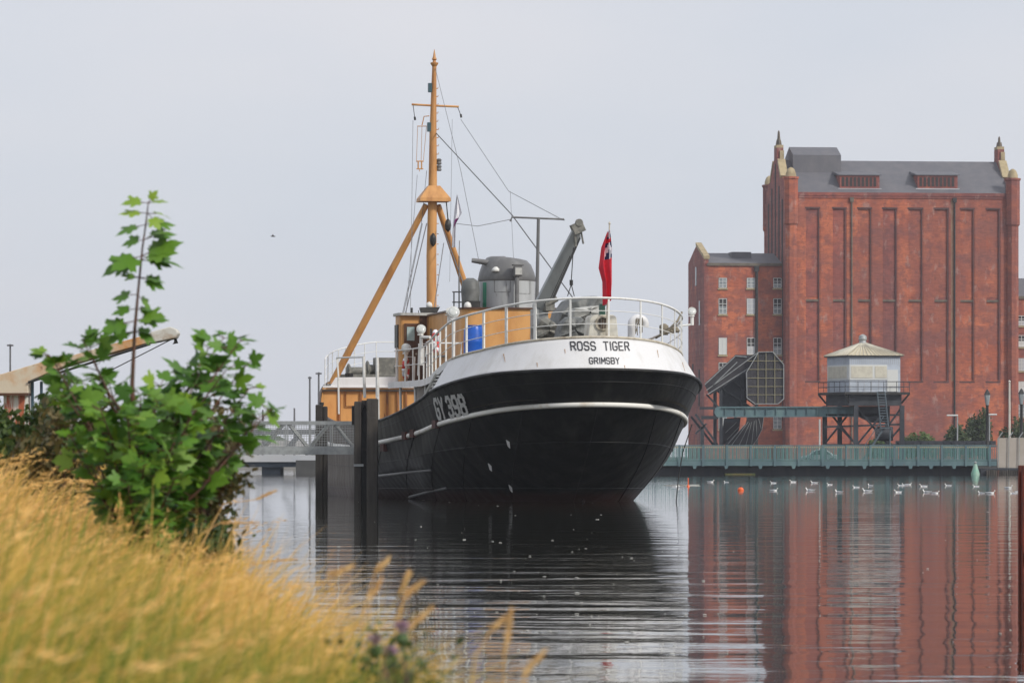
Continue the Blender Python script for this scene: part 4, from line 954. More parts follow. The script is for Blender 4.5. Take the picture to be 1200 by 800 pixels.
M['brickd'] = brick('purple_brick', (.38, .112, .080), (.30, .085, .066), (.23, .075, .066), (.15, .06, .06))
M['slate'] = mat('slate_roof', (.115, .115, .13), .6, (.15, .145, .155), .5, 8, .4, .7, hstretch=2, bump=.1)
M['stone'] = mat('buff_stone', (.42, .34, .20), .8, (.3, .24, .14), 1.5, 6, .45, .65)
M['stoned'] = mat('dark_stone', (.12, .10, .08), .85, (.18, .15, .11), 1.5, 6)
M['frame'] = mat('window_frame_white', (.62, .63, .61), .6)
M['pane'] = mat('dusty_pane', (.20, .23, .24), .25, (.34, .37, .38), 1.1, 5, .4, .6)
M['recess_dark'] = mat('dark_recess_line', (.13, .055, .05), .9, (.07, .045, .045), 1.5, 5)
M['dark_in'] = mat('dark_opening', (.035, .03, .03), .8)
AN = R(6); YW = 450.0
wh = P(925, 534, YW)
def Wl(px, py, back=0):      # picture point on the front plane of the warehouse (local x right, y back)
    # front plane: origin wh, direction (cos, sin)
    # solve (wh.x + s cos)/(YW + s sin) = (px-600)/F
    k = (px-600)/FPX; ox, oy = wh.x-back*math.sin(AN), YW+back*math.cos(AN); s_ = (k*oy-ox)/(math.cos(AN)-k*math.sin(AN)); Y = oy+s_*math.sin(AN)
    return s_, CH+(HZ-py)*Y/FPX
GZ = .95
silo = empty('grain_silo_building', (wh.x, YW, GZ), AN, 'huge windowless red brick silo with tall recessed bays and a slate roof with pinnacles', 'warehouse')
def zl(z): return z-GZ
xr = Wl(1186, 300)[0]; DP = 13.5
ze = zl(Wl(1060, 226)[1]); zr = zl(Wl(1060, 189, 6.7)[1])
# front wall with real recesses: build as vertical slabs
WT = .34
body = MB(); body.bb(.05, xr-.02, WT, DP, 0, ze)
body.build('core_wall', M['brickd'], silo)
bays = [(930, 944.5, 961.3), (961.3, 976, 992.3), (992.3, 1005.5, 1022), (1022, 1034.5, 1051.6), (1051.6, 1064.5, 1082), (1082, 1095, 1112.3), (1112.3, 1125.5, 1142.3), (1142.3, 1156, 1172.5)]
rt, r1, r2_, rb = zl(Wl(1000, 244.5)[1]), zl(Wl(1000, 349.5)[1]), zl(Wl(1000, 351.5)[1]), zl(Wl(1000, 446)[1])
fw = MB()
fw.bb(0, xr, 0, WT-.002, rt, ze)                                   # top band
fw.bb(0, xr, 0, WT-.002, 0, rb)                                    # base band
def X(px): return Wl(px, 300)[0]
fw.bb(0, X(930), 0, WT-.002, rb, rt); fw.bb(X(1172.5), xr, 0, WT-.002, rb, rt)
for a, b, c in bays: fw.bb(X(a), X(b), 0, WT-.002, rb, rt)
fw.build('front_wall', M['brick'], silo)
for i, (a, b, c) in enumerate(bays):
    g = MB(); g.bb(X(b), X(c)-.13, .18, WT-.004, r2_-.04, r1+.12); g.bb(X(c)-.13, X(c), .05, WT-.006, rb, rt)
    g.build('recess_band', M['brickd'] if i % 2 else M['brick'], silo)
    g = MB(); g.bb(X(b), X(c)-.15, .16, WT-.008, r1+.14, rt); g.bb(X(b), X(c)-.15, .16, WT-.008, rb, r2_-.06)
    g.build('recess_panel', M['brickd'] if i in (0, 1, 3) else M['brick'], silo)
    g = MB(); g.bb(X(c)-.19, X(c)-.11, .0, .2, rb, rt); g.build('recess_shadow', M['recess_dark'], silo)  # dark strip painting in the shadow of the recess's right reveal
    g = MB(); g.bb(X(b)-.02, X(c)-.2, .02, WT-.01, r2_-.14, r2_+.06); g.build('ledge', M['stoned'], silo)
    g = MB(); g.bb(X(b)-.1, X(c), -.02, 0, rt-.02, rt+.16); g.bb(X(b)-.1, X(c), -.02, 0, rb-.2, rb-.02); g.build('recess_head', M['recess_dark'], silo)
co = MB(); co.bb(-.05, xr+.05, -.14, 0, ze-.35, ze); co.bb(-.02, xr+.02, -.08, 0, ze-.6, ze-.35); co.build('cornice', M['brickd'], silo)
for px, w_, m_ in ((998, .10, M['stoned']), (1118.5, .12, M['black'])):
    g = MB(); x = X(px); g.path([(x, -.12, 0), (x, -.12, ze-.8)], w_/2+.03, 8); g.bb(x-.2, x+.2, -.25, -.01, ze-1.0, ze-.5); g.build('downpipe', m_, silo)
g = MB(); x = X(1114.5); g.bb(x-.02, x+.28, -.02, 0, rb, rt+1); g.build('stained_strip', mat('limescale_strip', (.30, .19, .12), .9, (.22, .09, .06), .8, 6), silo)
# roof
rfm = MB(); rfm.prism([(.2, 0, ze-.02), (.2, 6.7, zr), (.2, DP, ze-.02)], (xr-.4, 0, 0)); rfm.build('roof', M['slate'], silo)
ph = MB(); a = Wl(926, 172, 6)[0]; b = Wl(982, 172, 6)[0]; zt2 = zl(Wl(950, 172, 6)[1]); z15 = zl(Wl(950, 181.5, 4)[1])
ph.prism([(a, 4.2, ze+2.0), (a, 4.2, z15), (a, 6.7, zt2), (a, 9.2, z15), (a, 9.2, ze+2.0)], (b-a, 0, 0)); ph.build('roof_penthouse', M['slate'], silo)
for (p0, p1) in ((981, 1031.5), (1072, 1123)):
    a, z1 = Wl(p0, 204, 2); b, z0 = Wl(p1, 221.5, 1); z1 = zl(Wl(p0, 204.5, 1)[1]); z0 = zl(z0)
    g = MB(); g.bb(a+.1, b-.1, .9, 4, z0, z1); dm = g.build('dormer', M['brickd'], silo)
    g = MB(); g.prism([(a-.1, .75, z1), (a-.1, 4.4, z1+.55), (a-.1, 4.6, z1+.2), (a-.1, .75, z1-.1)], (b-a+.2, 0, 0)); g.build('dormer_roof', M['slate'], dm)
    n = 9
    for k in range(n):
        g = MB(); x = a+.3+(b-a-.6)*k/n; g.bb(x, x+(b-a-.6)/n*.62, .86, .91, z0+.25, z1-.3); g.build('louvre', M['dark_in'], dm)
    g = MB(); g.bb(a-.1, b+.1, .8, .9, z0-.06, z0+.04); g.build('sill', M['farpale'], dm)
# gable walls (both ends) with shaped outline, copings, pinnacle
def gable(x0, th, m, nm):
    zt = zl(Wl(920, 198, 7)[1])
    g = MB(); zc = ze+1.0
    half_ = [(-.1, 0), (-.1, zc-.2), (1.4, zc), (1.7, zc+.5), (3.4, zc+.7), (4.0, zc+1.5), (5.0, zc+2.5), (5.75, zc+2.9), (5.8, zc+4.1)]
    pts = [(x0, y_, z_) for y_, z_ in half_]+[(x0, 13.4-y_, z_) for y_, z_ in half_[::-1]]
    g.prism(pts, (th, 0, 0)); gw = g.build(nm, m, silo)
    return gw, zt, zc
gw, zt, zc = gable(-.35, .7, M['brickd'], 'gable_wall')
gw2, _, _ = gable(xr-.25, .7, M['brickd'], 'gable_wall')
for x0, par in ((-.35, gw), (xr-.25, gw2)):
    c = MB(); zsp = zl(Wl(921, 153, 6.7)[1]) if x0 < 1 else zl(Wl(1162, 160, 6.7)[1])
    c.bb(x0-.03, x0+.73, 5.95, 7.45, zc+4.1, zc+4.4); c.bb(x0+.3, x0+.74, 5.6, 5.8, zc+2.9, zc+3.8); c.build('pinnacle_base', M['stone'], par)
    c = MB(); c.lathe([(.34, zc+4.4), (.26, zc+4.9), (.17, zsp-.9), (.11, zsp-.15), (.03, zsp)], (x0+.35, 6.7, 0), 4); c.build('pinnacle', M['stoned'], par)
    for q in (0, 1):
        c = MB(); yy = lambda y: 13.4-y if q else y
        c.prism([(x0-.06, yy(3.4), zc+.65), (x0-.06, yy(5.2), zc+2.5), (x0-.06, yy(5.0), zc+2.85), (x0-.06, yy(3.1), zc+.95)], (.82, 0, 0)); c.build('coping', M['stone'], par)
    # octagonal corner turrets with stone domes
    for yy in (-.1, DP):
        xx = x0+.5 if x0 < 1 else x0+.3
        c = MB(); zlo = zl(Wl(935, 262)[1])
        c.lathe([(.62, 0), (.62, zlo-.2), (.76, zlo), (.76, zc+.3), (.86, zc+.4), (.86, zc+.6), (.4, zc+.65)], (xx, yy, 0), 8, 1, Matrix.Rotation(R(22.5), 3, 'Z')); tu = c.build('corner_turret', M['brick'] if yy < 0 else M['brickd'], silo)
        c = MB(); c.lathe([(.56, zc+.6), (.55, zc+.95), (.38, zc+1.4), (.1, zc+1.6)], (xx, yy, 0), 12); c.build('dome', M['stone'], tu, smooth=2)
g = MB()
for yy, z1_ in ((2.3, 27.5), (4.4, 29), (6.7, 31.5), (9, 29), (11.1, 27.5)):
    g.bb(-.40, -.34, yy-.28, yy+.28, 4, z1_)
g.build('gable_slit', M['dark_in'], gw)

# mill wings ---------------------------------------------------
def window(parent, x, z, w_, h, y=0, arch=False, rows=3, cols=2):
    g = MB(); g.bb(x-w_/2-.05, x+w_/2+.05, y-.012, y+.14, z-.05, z+h+.05); f_ = g.build('window', M['dark_in'], parent)
    g = MB(); g.bb(x-w_/2, x+w_/2, y-.022, y-.013, z, z+h*(1 if random.random() < .6 else .5)); g.build('pane', random.choice([M['pane'], M['pane'], M['frame'], M['farpale']]), f_)
    g = MB(); t_ = .055
    for k in range(cols+1): xx = x-w_/2+w_*k/cols; g.bb(xx-t_/2, xx+t_/2, y-.05, y-.023, z, z+h)
    for k in range(rows+1):
        zz = z+h*k/rows; g.bb(x-w_/2, x+w_/2, y-.045, y-.0235, zz-t_/2, zz+t_/2)
    g.build('frame', M['frame'], f_)
    g = MB(); g.bb(x-w_/2-.12, x+w_/2+.12, y-.12, y, z-.22, z-.06); g.build('sill', M['stone'], f_)
    if arch:
        g = MB(); pts = [(x+(w_/2+.18)*math.cos(t), y-.03, z+h+.02+.28*math.sin(t)) for t in (math.pi*k/10 for k in range(11))]; g.prism(pts, (0, .03, 0)); g.build('arch', M['brickd'], f_)
def wing(px0, px1, pye, pyr, back, depth, name, label, wins, cols_, gab=True, pyg=288):
    x0, ze_ = Wl(px0, pye, back); x1, _ = Wl(px1, pye, back)
    o3 = Matrix.Rotation(AN, 4, 'Z') @ Vector((x0, back, 0)); root = empty(name, (wh.x+o3.x, YW+o3.y, GZ), AN, label, 'building')
    W_ = x1-x0; ze_ = zl(ze_); zr_ = zl(Wl(px0, pyr, back+depth/2)[1])
    g = MB(); g.bb(0, W_, 0, depth, 0, ze_); g.build('wall', M['brick'], root)
    g = MB(); g.prism([(.1, -.15, ze_), (.1, depth/2, zr_), (.1, depth+.15, ze_)], (W_, 0, 0)); g.build('roof', M['slate'], root)
    g = MB(); g.bb(0, W_, -.16, -.002, ze_-.25, ze_+.04); g.build('gutter', M['stoned'], root)
    if gab:
        zg = zl(Wl(px0, pyg, back+depth/2)[1])
        g = MB(); g.prism([(-.3, -.05, 0), (-.3, -.05, ze_+.5), (-.3, depth/2, zg), (-.3, depth+.05, ze_+.5), (-.3, depth+.05, 0)], (.45, 0, 0)); gw_ = g.build('gable_wall', M['brickd'], root)
        g = MB(); g.prism([(-.36, -.15, ze_+.45), (-.36, depth/2, zg), (-.36, depth/2, zg+.35), (-.36, -.15, ze_+.8)], (.62, 0, 0)); g.build('coping', M['stone'], gw_)
        for yy, za, zb in ((depth*.5, 18.5, 20.5), (depth*.28, 14.2, 16.8), (depth*.7, 8, 10.2), (depth*.3, 5.6, 9.5)):
            g = MB(); g.bb(-.35, -.305, yy-.4, yy+.4, za, zb); f_ = g.build('window', M['pane'] if za > 9 else M['dark_in'], gw_)
    for (ya, yb) in wins:
        for px in cols_:
            xx, za = Wl(px, yb, back); _, zb = Wl(px, ya, back); window(root, xx-x0, zl(za), .82, zb-za, 0, ya > 390 and ya < 400)
    return root, x0
lw, lx0 = wing(828.5, 926, 308.5, 296.5, 2.2, 11.5, 'mill_wing', 'left wing of the brick mill with small white windows and a stone-coped gable', [(326, 337), (350, 367.5), (396, 415), (425, 441), (488, 502)], [847, 880, 911])
g = MB(); x = Wl(886.5, 300, 2.2)[0]-lx0; g.path([(x, -.14, 0), (x, -.14, 20)], .16, 8); g.bb(x-.25, x+.25, -.3, -.01, 19.8, 20.4); g.build('downpipe', M['black'], lw)
g = MB(); a = Wl(858, 296, 5)[0]-lx0; b = Wl(881, 296, 5)[0]-lx0; z1 = zl(Wl(870, 295, 5)[1]); g.bb(a, b, 3.2, 6.2, z1-1.6, z1); g.build('rooflight', M['slate'], lw)
wing(1187, 1262, 347.5, 326, 4.5, 12, 'mill_wing', 'right wing of the brick mill cut off by the picture edge', [(370, 381), (393, 406), (420, 434), (447, 462), (474, 488)], [1197, 1222, 1246], gab=False)

# ------------------------------------------------------------------ quay with bridge deck and teal railing
YQ = 285.0
M['teal'] = mat('teal_paint', (.09, .155, .175), .55, (.15, .24, .24), .8, 6, .45, .7, vstretch=2, col3=(.16, .07, .04), s3=2.5, lo3=.66, hi3=.72)
M['mesh'] = mat('dark_cladding', (.030, .028, .034), .6, (.055, .05, .055), .6, 5, .45, .65)
M['lattice'] = mat('blue_black_steel', (.025, .030, .040), .55, (.05, .055, .065), 1, 5)
M['galvd'] = mat('blue_grey_ladder', (.09, .12, .14), .6)
M['yel'] = mat('faded_yellow_rail', (.34, .31, .19), .6)
qx0, qx1 = P(740, 0, YQ).x, P(1168, 0, YQ).x
br_ = empty('swing_bridge_deck', (qx0, YQ, 0), 0, 'low bridge deck across the basin with teal picket railing', 'bridge')
def bx(px): return P(px, 0, YQ).x-qx0
def bz(py): return P(0, py, YQ).z
g = MB(); g.bb(0, qx1-qx0, .25, 9, bz(546), bz(541.5)); g.build('deck', M['tarmac'], br_)
g = MB(); g.bb(0, qx1-qx0, 0, .2, bz(545.5), bz(540)); g.build('edge_girder', M['teal'], br_)
g = MB(); g.bb(0, qx1-qx0-1.2, .6, 8.5, -.1, bz(546.2)); g.build('substructure', M['quaydark'], br_)
g = MB(); g.bb(0, qx1-qx0, .04, .10, bz(522.6), bz(521.2)); g.bb(0, qx1-qx0, .04, .09, bz(539), bz(538)); tr = g.build('railing', M['teal'], br_)
g = MB(); g.bb(0, qx1-qx0, 5.0, 5.06, bz(524.4), bz(522.8)); g.build('yellow_guard_rail', M['yel'], br_)
g = MB(); x = 0
while x < qx1-qx0: g.bb(x, x+.045, .05, .08, bz(539), bz(522.5)); x += .125
g.build('railing_pickets', M['teal'], tr)
g = MB(); x = 0
while x < qx1-qx0: g.bb(x, x+.05, 4.98, 5.0, bz(541), bz(524.6)); x += .088
g.build('far_mesh_panel', mat('green_mesh', (.06, .19, .17), .7, (.09, .22, .20), .5, 3), br_)
for px in list(range(768, 1168, 28)):
    g = MB(); g.bb(bx(px)-.07, bx(px)+.07, -.08, .04, bz(546), bz(521)); g.build('railing_post', M['teal'], tr)
for px in (814, 851, 891, 930, 970, 1013, 1040, 1067, 1091, 1118, 1143):
    g = MB(); g.prism([(bx(px)-.14, -.1, bz(545.5)), (bx(px)+.14, -.1, bz(545.5)), (bx(px)+.08, -.1, bz(549)), (bx(px)-.08, -.1, bz(549))], (0, .4, 0)); g.build('bracket', M['teal'], br_)
# quay wall at the right, mud strip and hoarding
qr = MB(); a = P(1150, 0, 283).x; qr.bb(a, a+140, 283.2, 297, -2.9, P(0, 549, 283).z); tag(qr.build('quay_wall', M['quaydark']), kind='structure')
ft = empty('timber_fender', P(1156, 557, 283), 0, 'row of dark timber fender planks on the quay wall at right', 'fender')
g = MB()
for k in range(40): g.bb(P(1156+k*2.6, 0, 283).x, P(1158+k*2.6, 0, 283).x, 282.9, 283.15, -1, P(0, 551-random.random(), 283).z)
part(g, 'plank', M['wood'], ft)
ho = empty('hoarding', P(1184, 547, 287), 0, 'pale beige hoarding panel on the quay with angled wire brackets', 'hoarding')
g = MB(); g.plate([(1169, 513), (1169, 547.5), (1230, 548.5), (1230, 512)], 287, .12); part(g, 'panel', mat('beige_board', (.46, .41, .36), .8, (.38, .33, .27), .6, 5), ho)
for px in (1170, 1182, 1194): g = MB(); g.path([P(px, 513, 286.9), P(px+5, 506, 286.9)], .04, 5); g.path([P(px, 548, 286.9), P(px+.5, 512, 286.9)], .03, 5); part(g, 'wire_bracket', M['galv'], ho)
# weedy mud spit by the water under the bridge
g = MB(); g.bb(P(850, 0, 284).x, P(885, 0, 284).x, 284, 286, -.2, P(0, 554.5, 284).z); tag(g.build('mud_bank', M['soil']), kind='structure')
# green conical buoy
bo_ = empty('conical_buoy', P(1143, 558.5, 281), 0, 'pale green conical buoy floating before the quay wall', 'buoy')
g = MB(); g.lathe([(.26, -.2), (.30, 0), (.28, .25), (.17, .6), (.10, .85)], (0, 0, 0), 16); g.build('cone', mat('pale_green_paint', (.20, .42, .32), .5, (.3, .4, .33), 3, 4), bo_, smooth=2)
g = MB(); g.lathe([(.06, .85), (.10, .95), (.03, 1.03)], (0, 0, 0), 10); g.build('top_ring', M['galv'], bo_)

# ------------------------------------------------------------------ rolling lift bridge machinery
YL = 300.0
lift = thing_at(875, 541, YL, 'rolling_lift_span', 'dark steel rolling lift bridge span raised with a gridded counterweight panel', 'bascule bridge')
def lp_(g, nm, m, par=None, **k): return part(g, nm, m, lift, par, **k)
octo = [(875, 436), (889, 412.5), (905.5, 412), (918.5, 427), (918.5, 467), (912, 473), (885, 473), (875.5, 466)]
g = MB(); g.plate(octo, YL, 3.0); cw = lp_(g, 'counterweight_box', M['mesh'])
g = MB(); 
for x_ in (888.3, 897.7, 908): g.bar((x_, 413), (x_, 472.5), YL-.08, .55, .07)
for y_ in (422.7, 432.7, 442.8, 452.7, 462.3): g.bar((876, y_), (918, y_), YL-.06, .55, .05)
g.build('grid_bars', M['yel'], cw); bpy.data.objects['grid_bars'].data.transform(Matrix.Translation(-lift.location))
g = MB()
for a, b in zip(octo, octo[1:]+octo[:1]): g.bar(a, b, YL-.12, .9, .1)
o = g.build('edge_frame', M['galv'], cw); o.data.transform(Matrix.Translation(-lift.location))
g = MB(); g.plate([(826, 451), (862, 417), (875, 418.5), (889, 412.5), (889, 424), (832, 463)], YL+.6, .4); lp_(g, 'sloping_arm', M['mesh'])
g = MB(); g.plate([(826, 449), (862, 415.5), (886, 416), (889, 424), (845, 462)], YL+5, .4); lp_(g, 'sloping_arm', M['lattice'])
g = MB()
for a, b in (((826, 450.5), (862, 417)), ((862, 417), (875, 418)), ((828, 457), (889, 412.5)), ((829, 462), (888, 424.5)), ((835, 452), (864, 424))): g.bar(a, b, YL+.5, .9, .1)
lp_(g, 'arm_edge_angle', M['galv'])
g = MB(); g.plate([(843, 457), (875, 434), (875, 473), (880, 477), (843, 477)], YL+2.0, .3); lp_(g, 'web_plate', M['lattice'])
for nm_, segs, dy in (('lattice_frame', [((845, 456), (845, 522), 4), ((870, 440), (870, 478), 3), ((828, 462), (845, 480), 2), ((848, 455), (884, 480), 2), ((858, 445), (878, 460), 1.6), ((820, 478), (845, 478), 3), ((822, 489), (842, 489), 4), ((815, 485), (841, 521), 2.2), ((815, 508), (828, 496), 2), ((850, 493), (866, 493), 3), ((823, 500), (823, 523), 4)], 1.2), ('lattice_frame', [((838, 458), (838, 522), 4), ((862, 440), (862, 520), 3), ((810, 488), (836, 521), 2.5), ((848, 500), (872, 520), 2)], 5.2)):
    g = MB()
    for a, b, wd in segs: g.bar(a, b, YL+dy, wd, .3)
    lp_(g, nm_, M['lattice'])
# rockers: curved segmental girders with ribs
def rocker(poly, YR, fan, nm='rocker'):
    g = MB(); g.plate(poly, YR, .5); o = lp_(g, nm, M['mesh'])
    g = MB()
    for a, b in fan: g.bar(a, b, YR-.06, .5, .05)
    o2 = g.build('rib', M['galv'], o); o2.data.transform(Matrix.Translation(-lift.location))
rocker([(849, 522), (858, 513), (874, 497), (876, 488.5), (895, 488.5), (893, 503), (887, 515), (881, 523)], YL+.4,
       [((853, 520), (873, 497)), ((857, 522), (877, 494)), ((866, 522), (879, 495)), ((874, 522), (881, 494)), ((881, 520), (884, 493)), ((887, 511), (886, 492)), ((892, 502), (889, 490)), ((895, 489), (893, 503)), ((893, 503), (887, 515)), ((887, 515), (881, 523))])
rocker([(846, 508), (849, 490), (868, 489), (866, 504), (856, 518), (846, 522)], YL+4.8, [((850, 507), (866, 492)), ((852, 515), (866, 500))])
g = MB(); pts = [(842.5+5*math.cos(R(a)), 482.5+6.3*math.sin(R(a))) for a in range(90, 271, 15)]; g.plate([(x_*1.0, y_) for x_, y_ in pts]+[(1001, 476), (1001, 488)], YL-1.5, .5); bmh = lp_(g, 'operating_beam', M['teal'])
g = MB(); g.bar((846, 477.2), (1001, 476.6), YL-1.62, 1.4, .1); g.bar((846, 488), (1001, 487.6), YL-1.62, 1.4, .1)
for px in range(850, 1000, 12): g.bar((px, 477), (px, 488), YL-1.6, .7, .08)
o = g.build('flange', M['teal'], bmh); o.data.transform(Matrix.Translation(-lift.location))

# control cabin on lattice legs
YK = 297.0
cab = thing_at(1012, 541, YK, 'control_cabin', 'raised blue and cream bridge control cabin with a ribbed hipped roof on black legs', 'control cabin')
def cb(g, nm, m, par=None, **k): return part(g, nm, m, cab, par, **k)
xa, xm, xb = P(969.5, 0, YK+1.6).x, P(995.5, 0, YK).x, P(1055, 0, YK+.5).x
# plan: corner nearest at xm; left face recedes, right face recedes slightly
A0 = Vector((P(995.5, 0, YK).x, YK, 0)); B0 = Vector((P(1055, 0, YK+.6).x, YK+.6, 0)); dirf = (B0-A0).normalized(); back = Vector((-dirf.y, dirf.x, 0)); 
back = Vector((P(969.5, 0, YK+3.4).x-A0.x, 3.4, 0)); C0 = A0+back; D0 = B0+back
def zc_(py): return P(0, py, YK).z
def quadwall(z0, z1, grow=0):
    cen = (A0+B0+C0+D0)/4; return [ (p+(p-cen).normalized()*grow) for p in (A0, B0, D0, C0)], z0, z1
def cabprism(g, z0, z1, grow=0):
    pts, a, b = quadwall(z0, z1, grow); g.prism([Vector((p.x, p.y, z0)) for p in pts], (0, 0, z1-z0)); return g
M['cabblue'] = mat('pale_blue_cladding', (.46, .51, .58), .5, (.38, .42, .48), 1.0, 5, .45, .65)
M['cabcream'] = mat('cream_blind', (.60, .57, .47), .7, (.50, .47, .39), 2, 4)
wv = cb(cabprism(MB(), zc_(459), zc_(417.5)), 'wall', M['cabblue'])
g = MB(); f0, f1 = A0, B0
def fpt(p, q, t, z, off): n = Vector((q.y-p.y, -(q.x-p.x), 0)).normalized(); v = p.lerp(q, t)+n*off; return Vector((v.x, v.y, z))
def fpanel(g, p, q, t0, t1, z0, z1, off, th=.03):
    a, b = fpt(p, q, t0, z0, off), fpt(p, q, t1, z0, off); c, d = fpt(p, q, t1, z1, off), fpt(p, q, t0, z1, off); n = Vector((q.y-p.y, -(q.x-p.x), 0)).normalized(); g.prism([a, b, c, d], -n*th)
zw1, zw0 = zc_(428), zc_(443.5)
fpanel(g, A0, B0, 0.0, .74, zw0-.08, zw1+.05, .035); fpanel(g, C0, A0, .02, 1, zw0-.08, zw1+.05, .035); wf = cb(g, 'window_band', M['frame'])
for t0, t1 in ((.03, .45), (.50, .73)):
    g = MB(); fpanel(g, A0, B0, t0, t1, zw0+.06, zw1-.05, .06); o = g.build('window', M['cabcream'], wf); o.data.transform(Matrix.Translation(-cab.location))
g = MB(); fpanel(g, C0, A0, .06, .90, zw0+.06, zw1-.05, .06); o = g.build('window', M['cabcream'], wf); o.data.transform(Matrix.Translation(-cab.location))
g = MB(); fpanel(g, A0, B0, .74, .95, zc_(458.5), zc_(433), .05); cb(g, 'door', M['frame'])
for p_, q_, n_, wd_, za_, zb_ in ((A0, B0, 26, .006, zw1+.08, zc_(418)), (C0, A0, 14, .012, zw1+.08, zc_(418)), (A0, B0, 7, .008, zc_(458), zw0-.1)):
    for k in range(n_): g = MB(); fpanel(g, p_, q_, k/n_, k/n_+wd_, za_, zb_, .02); cb(g, 'cladding_rib', M['farpale'])
cb(cabprism(MB(), zc_(417.5), zc_(416.3), .25), 'eaves', M['black'])
# roof
pts, _, _ = quadwall(0, 0, .3); ap = (A0+B0+C0+D0)/4; ap = Vector((ap.x, ap.y, zc_(401))); ap.x = P(1011, 0, ap.y).x
g = MB(); z_ = zc_(416.2); pv = [Vector((p.x, p.y, z_)) for p in pts]
tp4 = [ap+(Vector((p.x, p.y, ap.z))-ap)*.06 for p in pv]
g.add(pv+tp4, [(0, 1, 5, 4), (1, 2, 6, 5), (2, 3, 7, 6), (3, 0, 4, 7), (4, 5, 6, 7), (3, 2, 1, 0)]); ro = cb(g, 'roof', mat('cream_roof_sheet', (.56, .50, .36), .6, (.44, .38, .26), .9, 5))
g = MB()
for i in range(4):
    p, q = pv[i], pv[(i+1) % 4]
    for k in range(15):
        s_ = k/14; a = p.lerp(q, s_); mid = tp4[i].lerp(tp4[(i+1) % 4], s_); g.path([a+Vector((0, 0, .03)), mid+Vector((0, 0, .03))], .03, 4)
o = g.build('standing_seam', M['cabcream'], ro); o.data.transform(Matrix.Translation(-cab.location))
g = MB(); g.lathe([(.28, ap.z-.02), (.22, ap.z+.15), (.30, ap.z+.28), (.25, ap.z+.5), (.06, ap.z+.62)], (ap.x, ap.y, 0), 12); cb(g, 'roof_ventilator', M['galv'], smooth=2)
# platform and skirt
cb(cabprism(MB(), zc_(462), zc_(459.2), .75), 'platform', M['black'])
cb(cabprism(MB(), zc_(475), zc_(462.2), .1), 'skirt_girder', M['lattice'])
g = MB(); pts, _, _ = quadwall(0, 0, .7)
for zz in (447, 453): g.path([Vector((p.x, p.y, zc_(zz))) for p in pts], .028, 5, closed=True)
for i in range(4):
    p, q = pts[i], pts[(i+1) % 4]; n = max(3, int((q-p).length/.8))
    for k in range(n): v = p.lerp(q, k/n); g.path([(v.x, v.y, zc_(459)), (v.x, v.y, zc_(446.6))], .022, 5)
cb(g, 'platform_railing', M['lattice'])
for i in range(4):
    p, q = pts[i], quadwall(0, 0, .1)[0][i]; g = MB(); g.path([(p.x, p.y, zc_(461)), (q.x, q.y, zc_(472))], .07, 4); cb(g, 'bracket', M['black'])
leg_pts = [A0, B0, D0, C0]
legpx = [(966.5, YK+3), (1003, YK), (1040, YK+3.2), (1057, YK+.6), (984, YK+3.6)]
for px, y_ in legpx:
    g = MB(); q = P(px, 0, y_); g.box((q.x, y_, (zc_(475)+.95)/2), (.32, .32, zc_(475)-.95)); cb(g, 'leg', M['lattice'])
for (a, b, dy) in (((966, 521), (1057, 521), .6), ((966, 500), (1057, 497), .6), ((968, 518), (1000, 478), 2.5), ((968, 478), (1001, 518), 2.5), ((1005, 478), (1040, 520), .9), ((1005, 520), (1040, 478), .9), ((1040, 500), (1056, 478), .6), ((968, 486), (1057, 486), 1.5), ((984, 500), (1003, 520), 1.2), ((1043, 515), (1056, 500), .6)):
    g = MB(); g.bar(a, b, YK+dy, 2.2, .2); cb(g, 'brace', M['lattice'])
g = MB(); g.plate([(1003, 476), (1042, 476), (1042, 495), (1022, 495), (1003, 486)], YK+1.5, 1.2); cb(g, 'machinery', M['lattice'])
cyl = MB(); q = P(1036, 508, YK+1); cyl.lathe([(.5, -.6), (.5, .6)], q, 14, 1, Matrix.Rotation(R(90), 3, 'Y')); cb(cyl, 'gear_drum', M['lattice'], smooth=2)
st = MB()
for dx in (0, 9): st.path([P(1028+dx, 459, YK-.7), P(1032+dx, 500, YK-.7)], .05, 5)
for k in range(13): st.path([P(1028+4*k/13, 459+41*k/13, YK-.7), P(1037+4*k/13, 459+41*k/13, YK-.7)], .03, 4)
cb(st, 'ladder', M['galvd'])
st = MB()
for dy in (0, .8): st.path([P(1036, 501, YK-.8+dy), P(1010, 541, YK-.8+dy)], .07, 5); st.path([P(1036, 487, YK-.8+dy), P(1010, 527, YK-.8+dy)], .03, 5)
st.bb(P(1030, 0, YK).x, P(1044, 0, YK).x, YK-1, YK-.1, zc_(502), zc_(500.5)); st.path([P(1043, 501, YK-.8), P(1043, 541, YK-.8)], .05, 5)
for k in range(16): p = P(1036-26*k/16, 501+40*k/16, YK-.8); st.bb(p.x-.1, p.x+.12, YK-.8, YK, p.z-.02, p.z+.02)
cb(st, 'stair', M['galvd'])
# long low dark girder behind the railing on the right (fixed span)
sp = thing_at(1115, 541, 303, 'fixed_span_girder', 'long black girder behind the teal railing right of the cabin', 'girder')
g = MB(); g.bar((1050, 518.6), (1167, 518.6), 303, 4.6, .4); g.bar((1050, 523), (1167, 523), 303, 1.2, .4)
for px in range(1052, 1168, 9): g.bar((px, 518), (px, 541), 303, 1.0, .3)
part(g, 'girder', M['lattice'], sp)

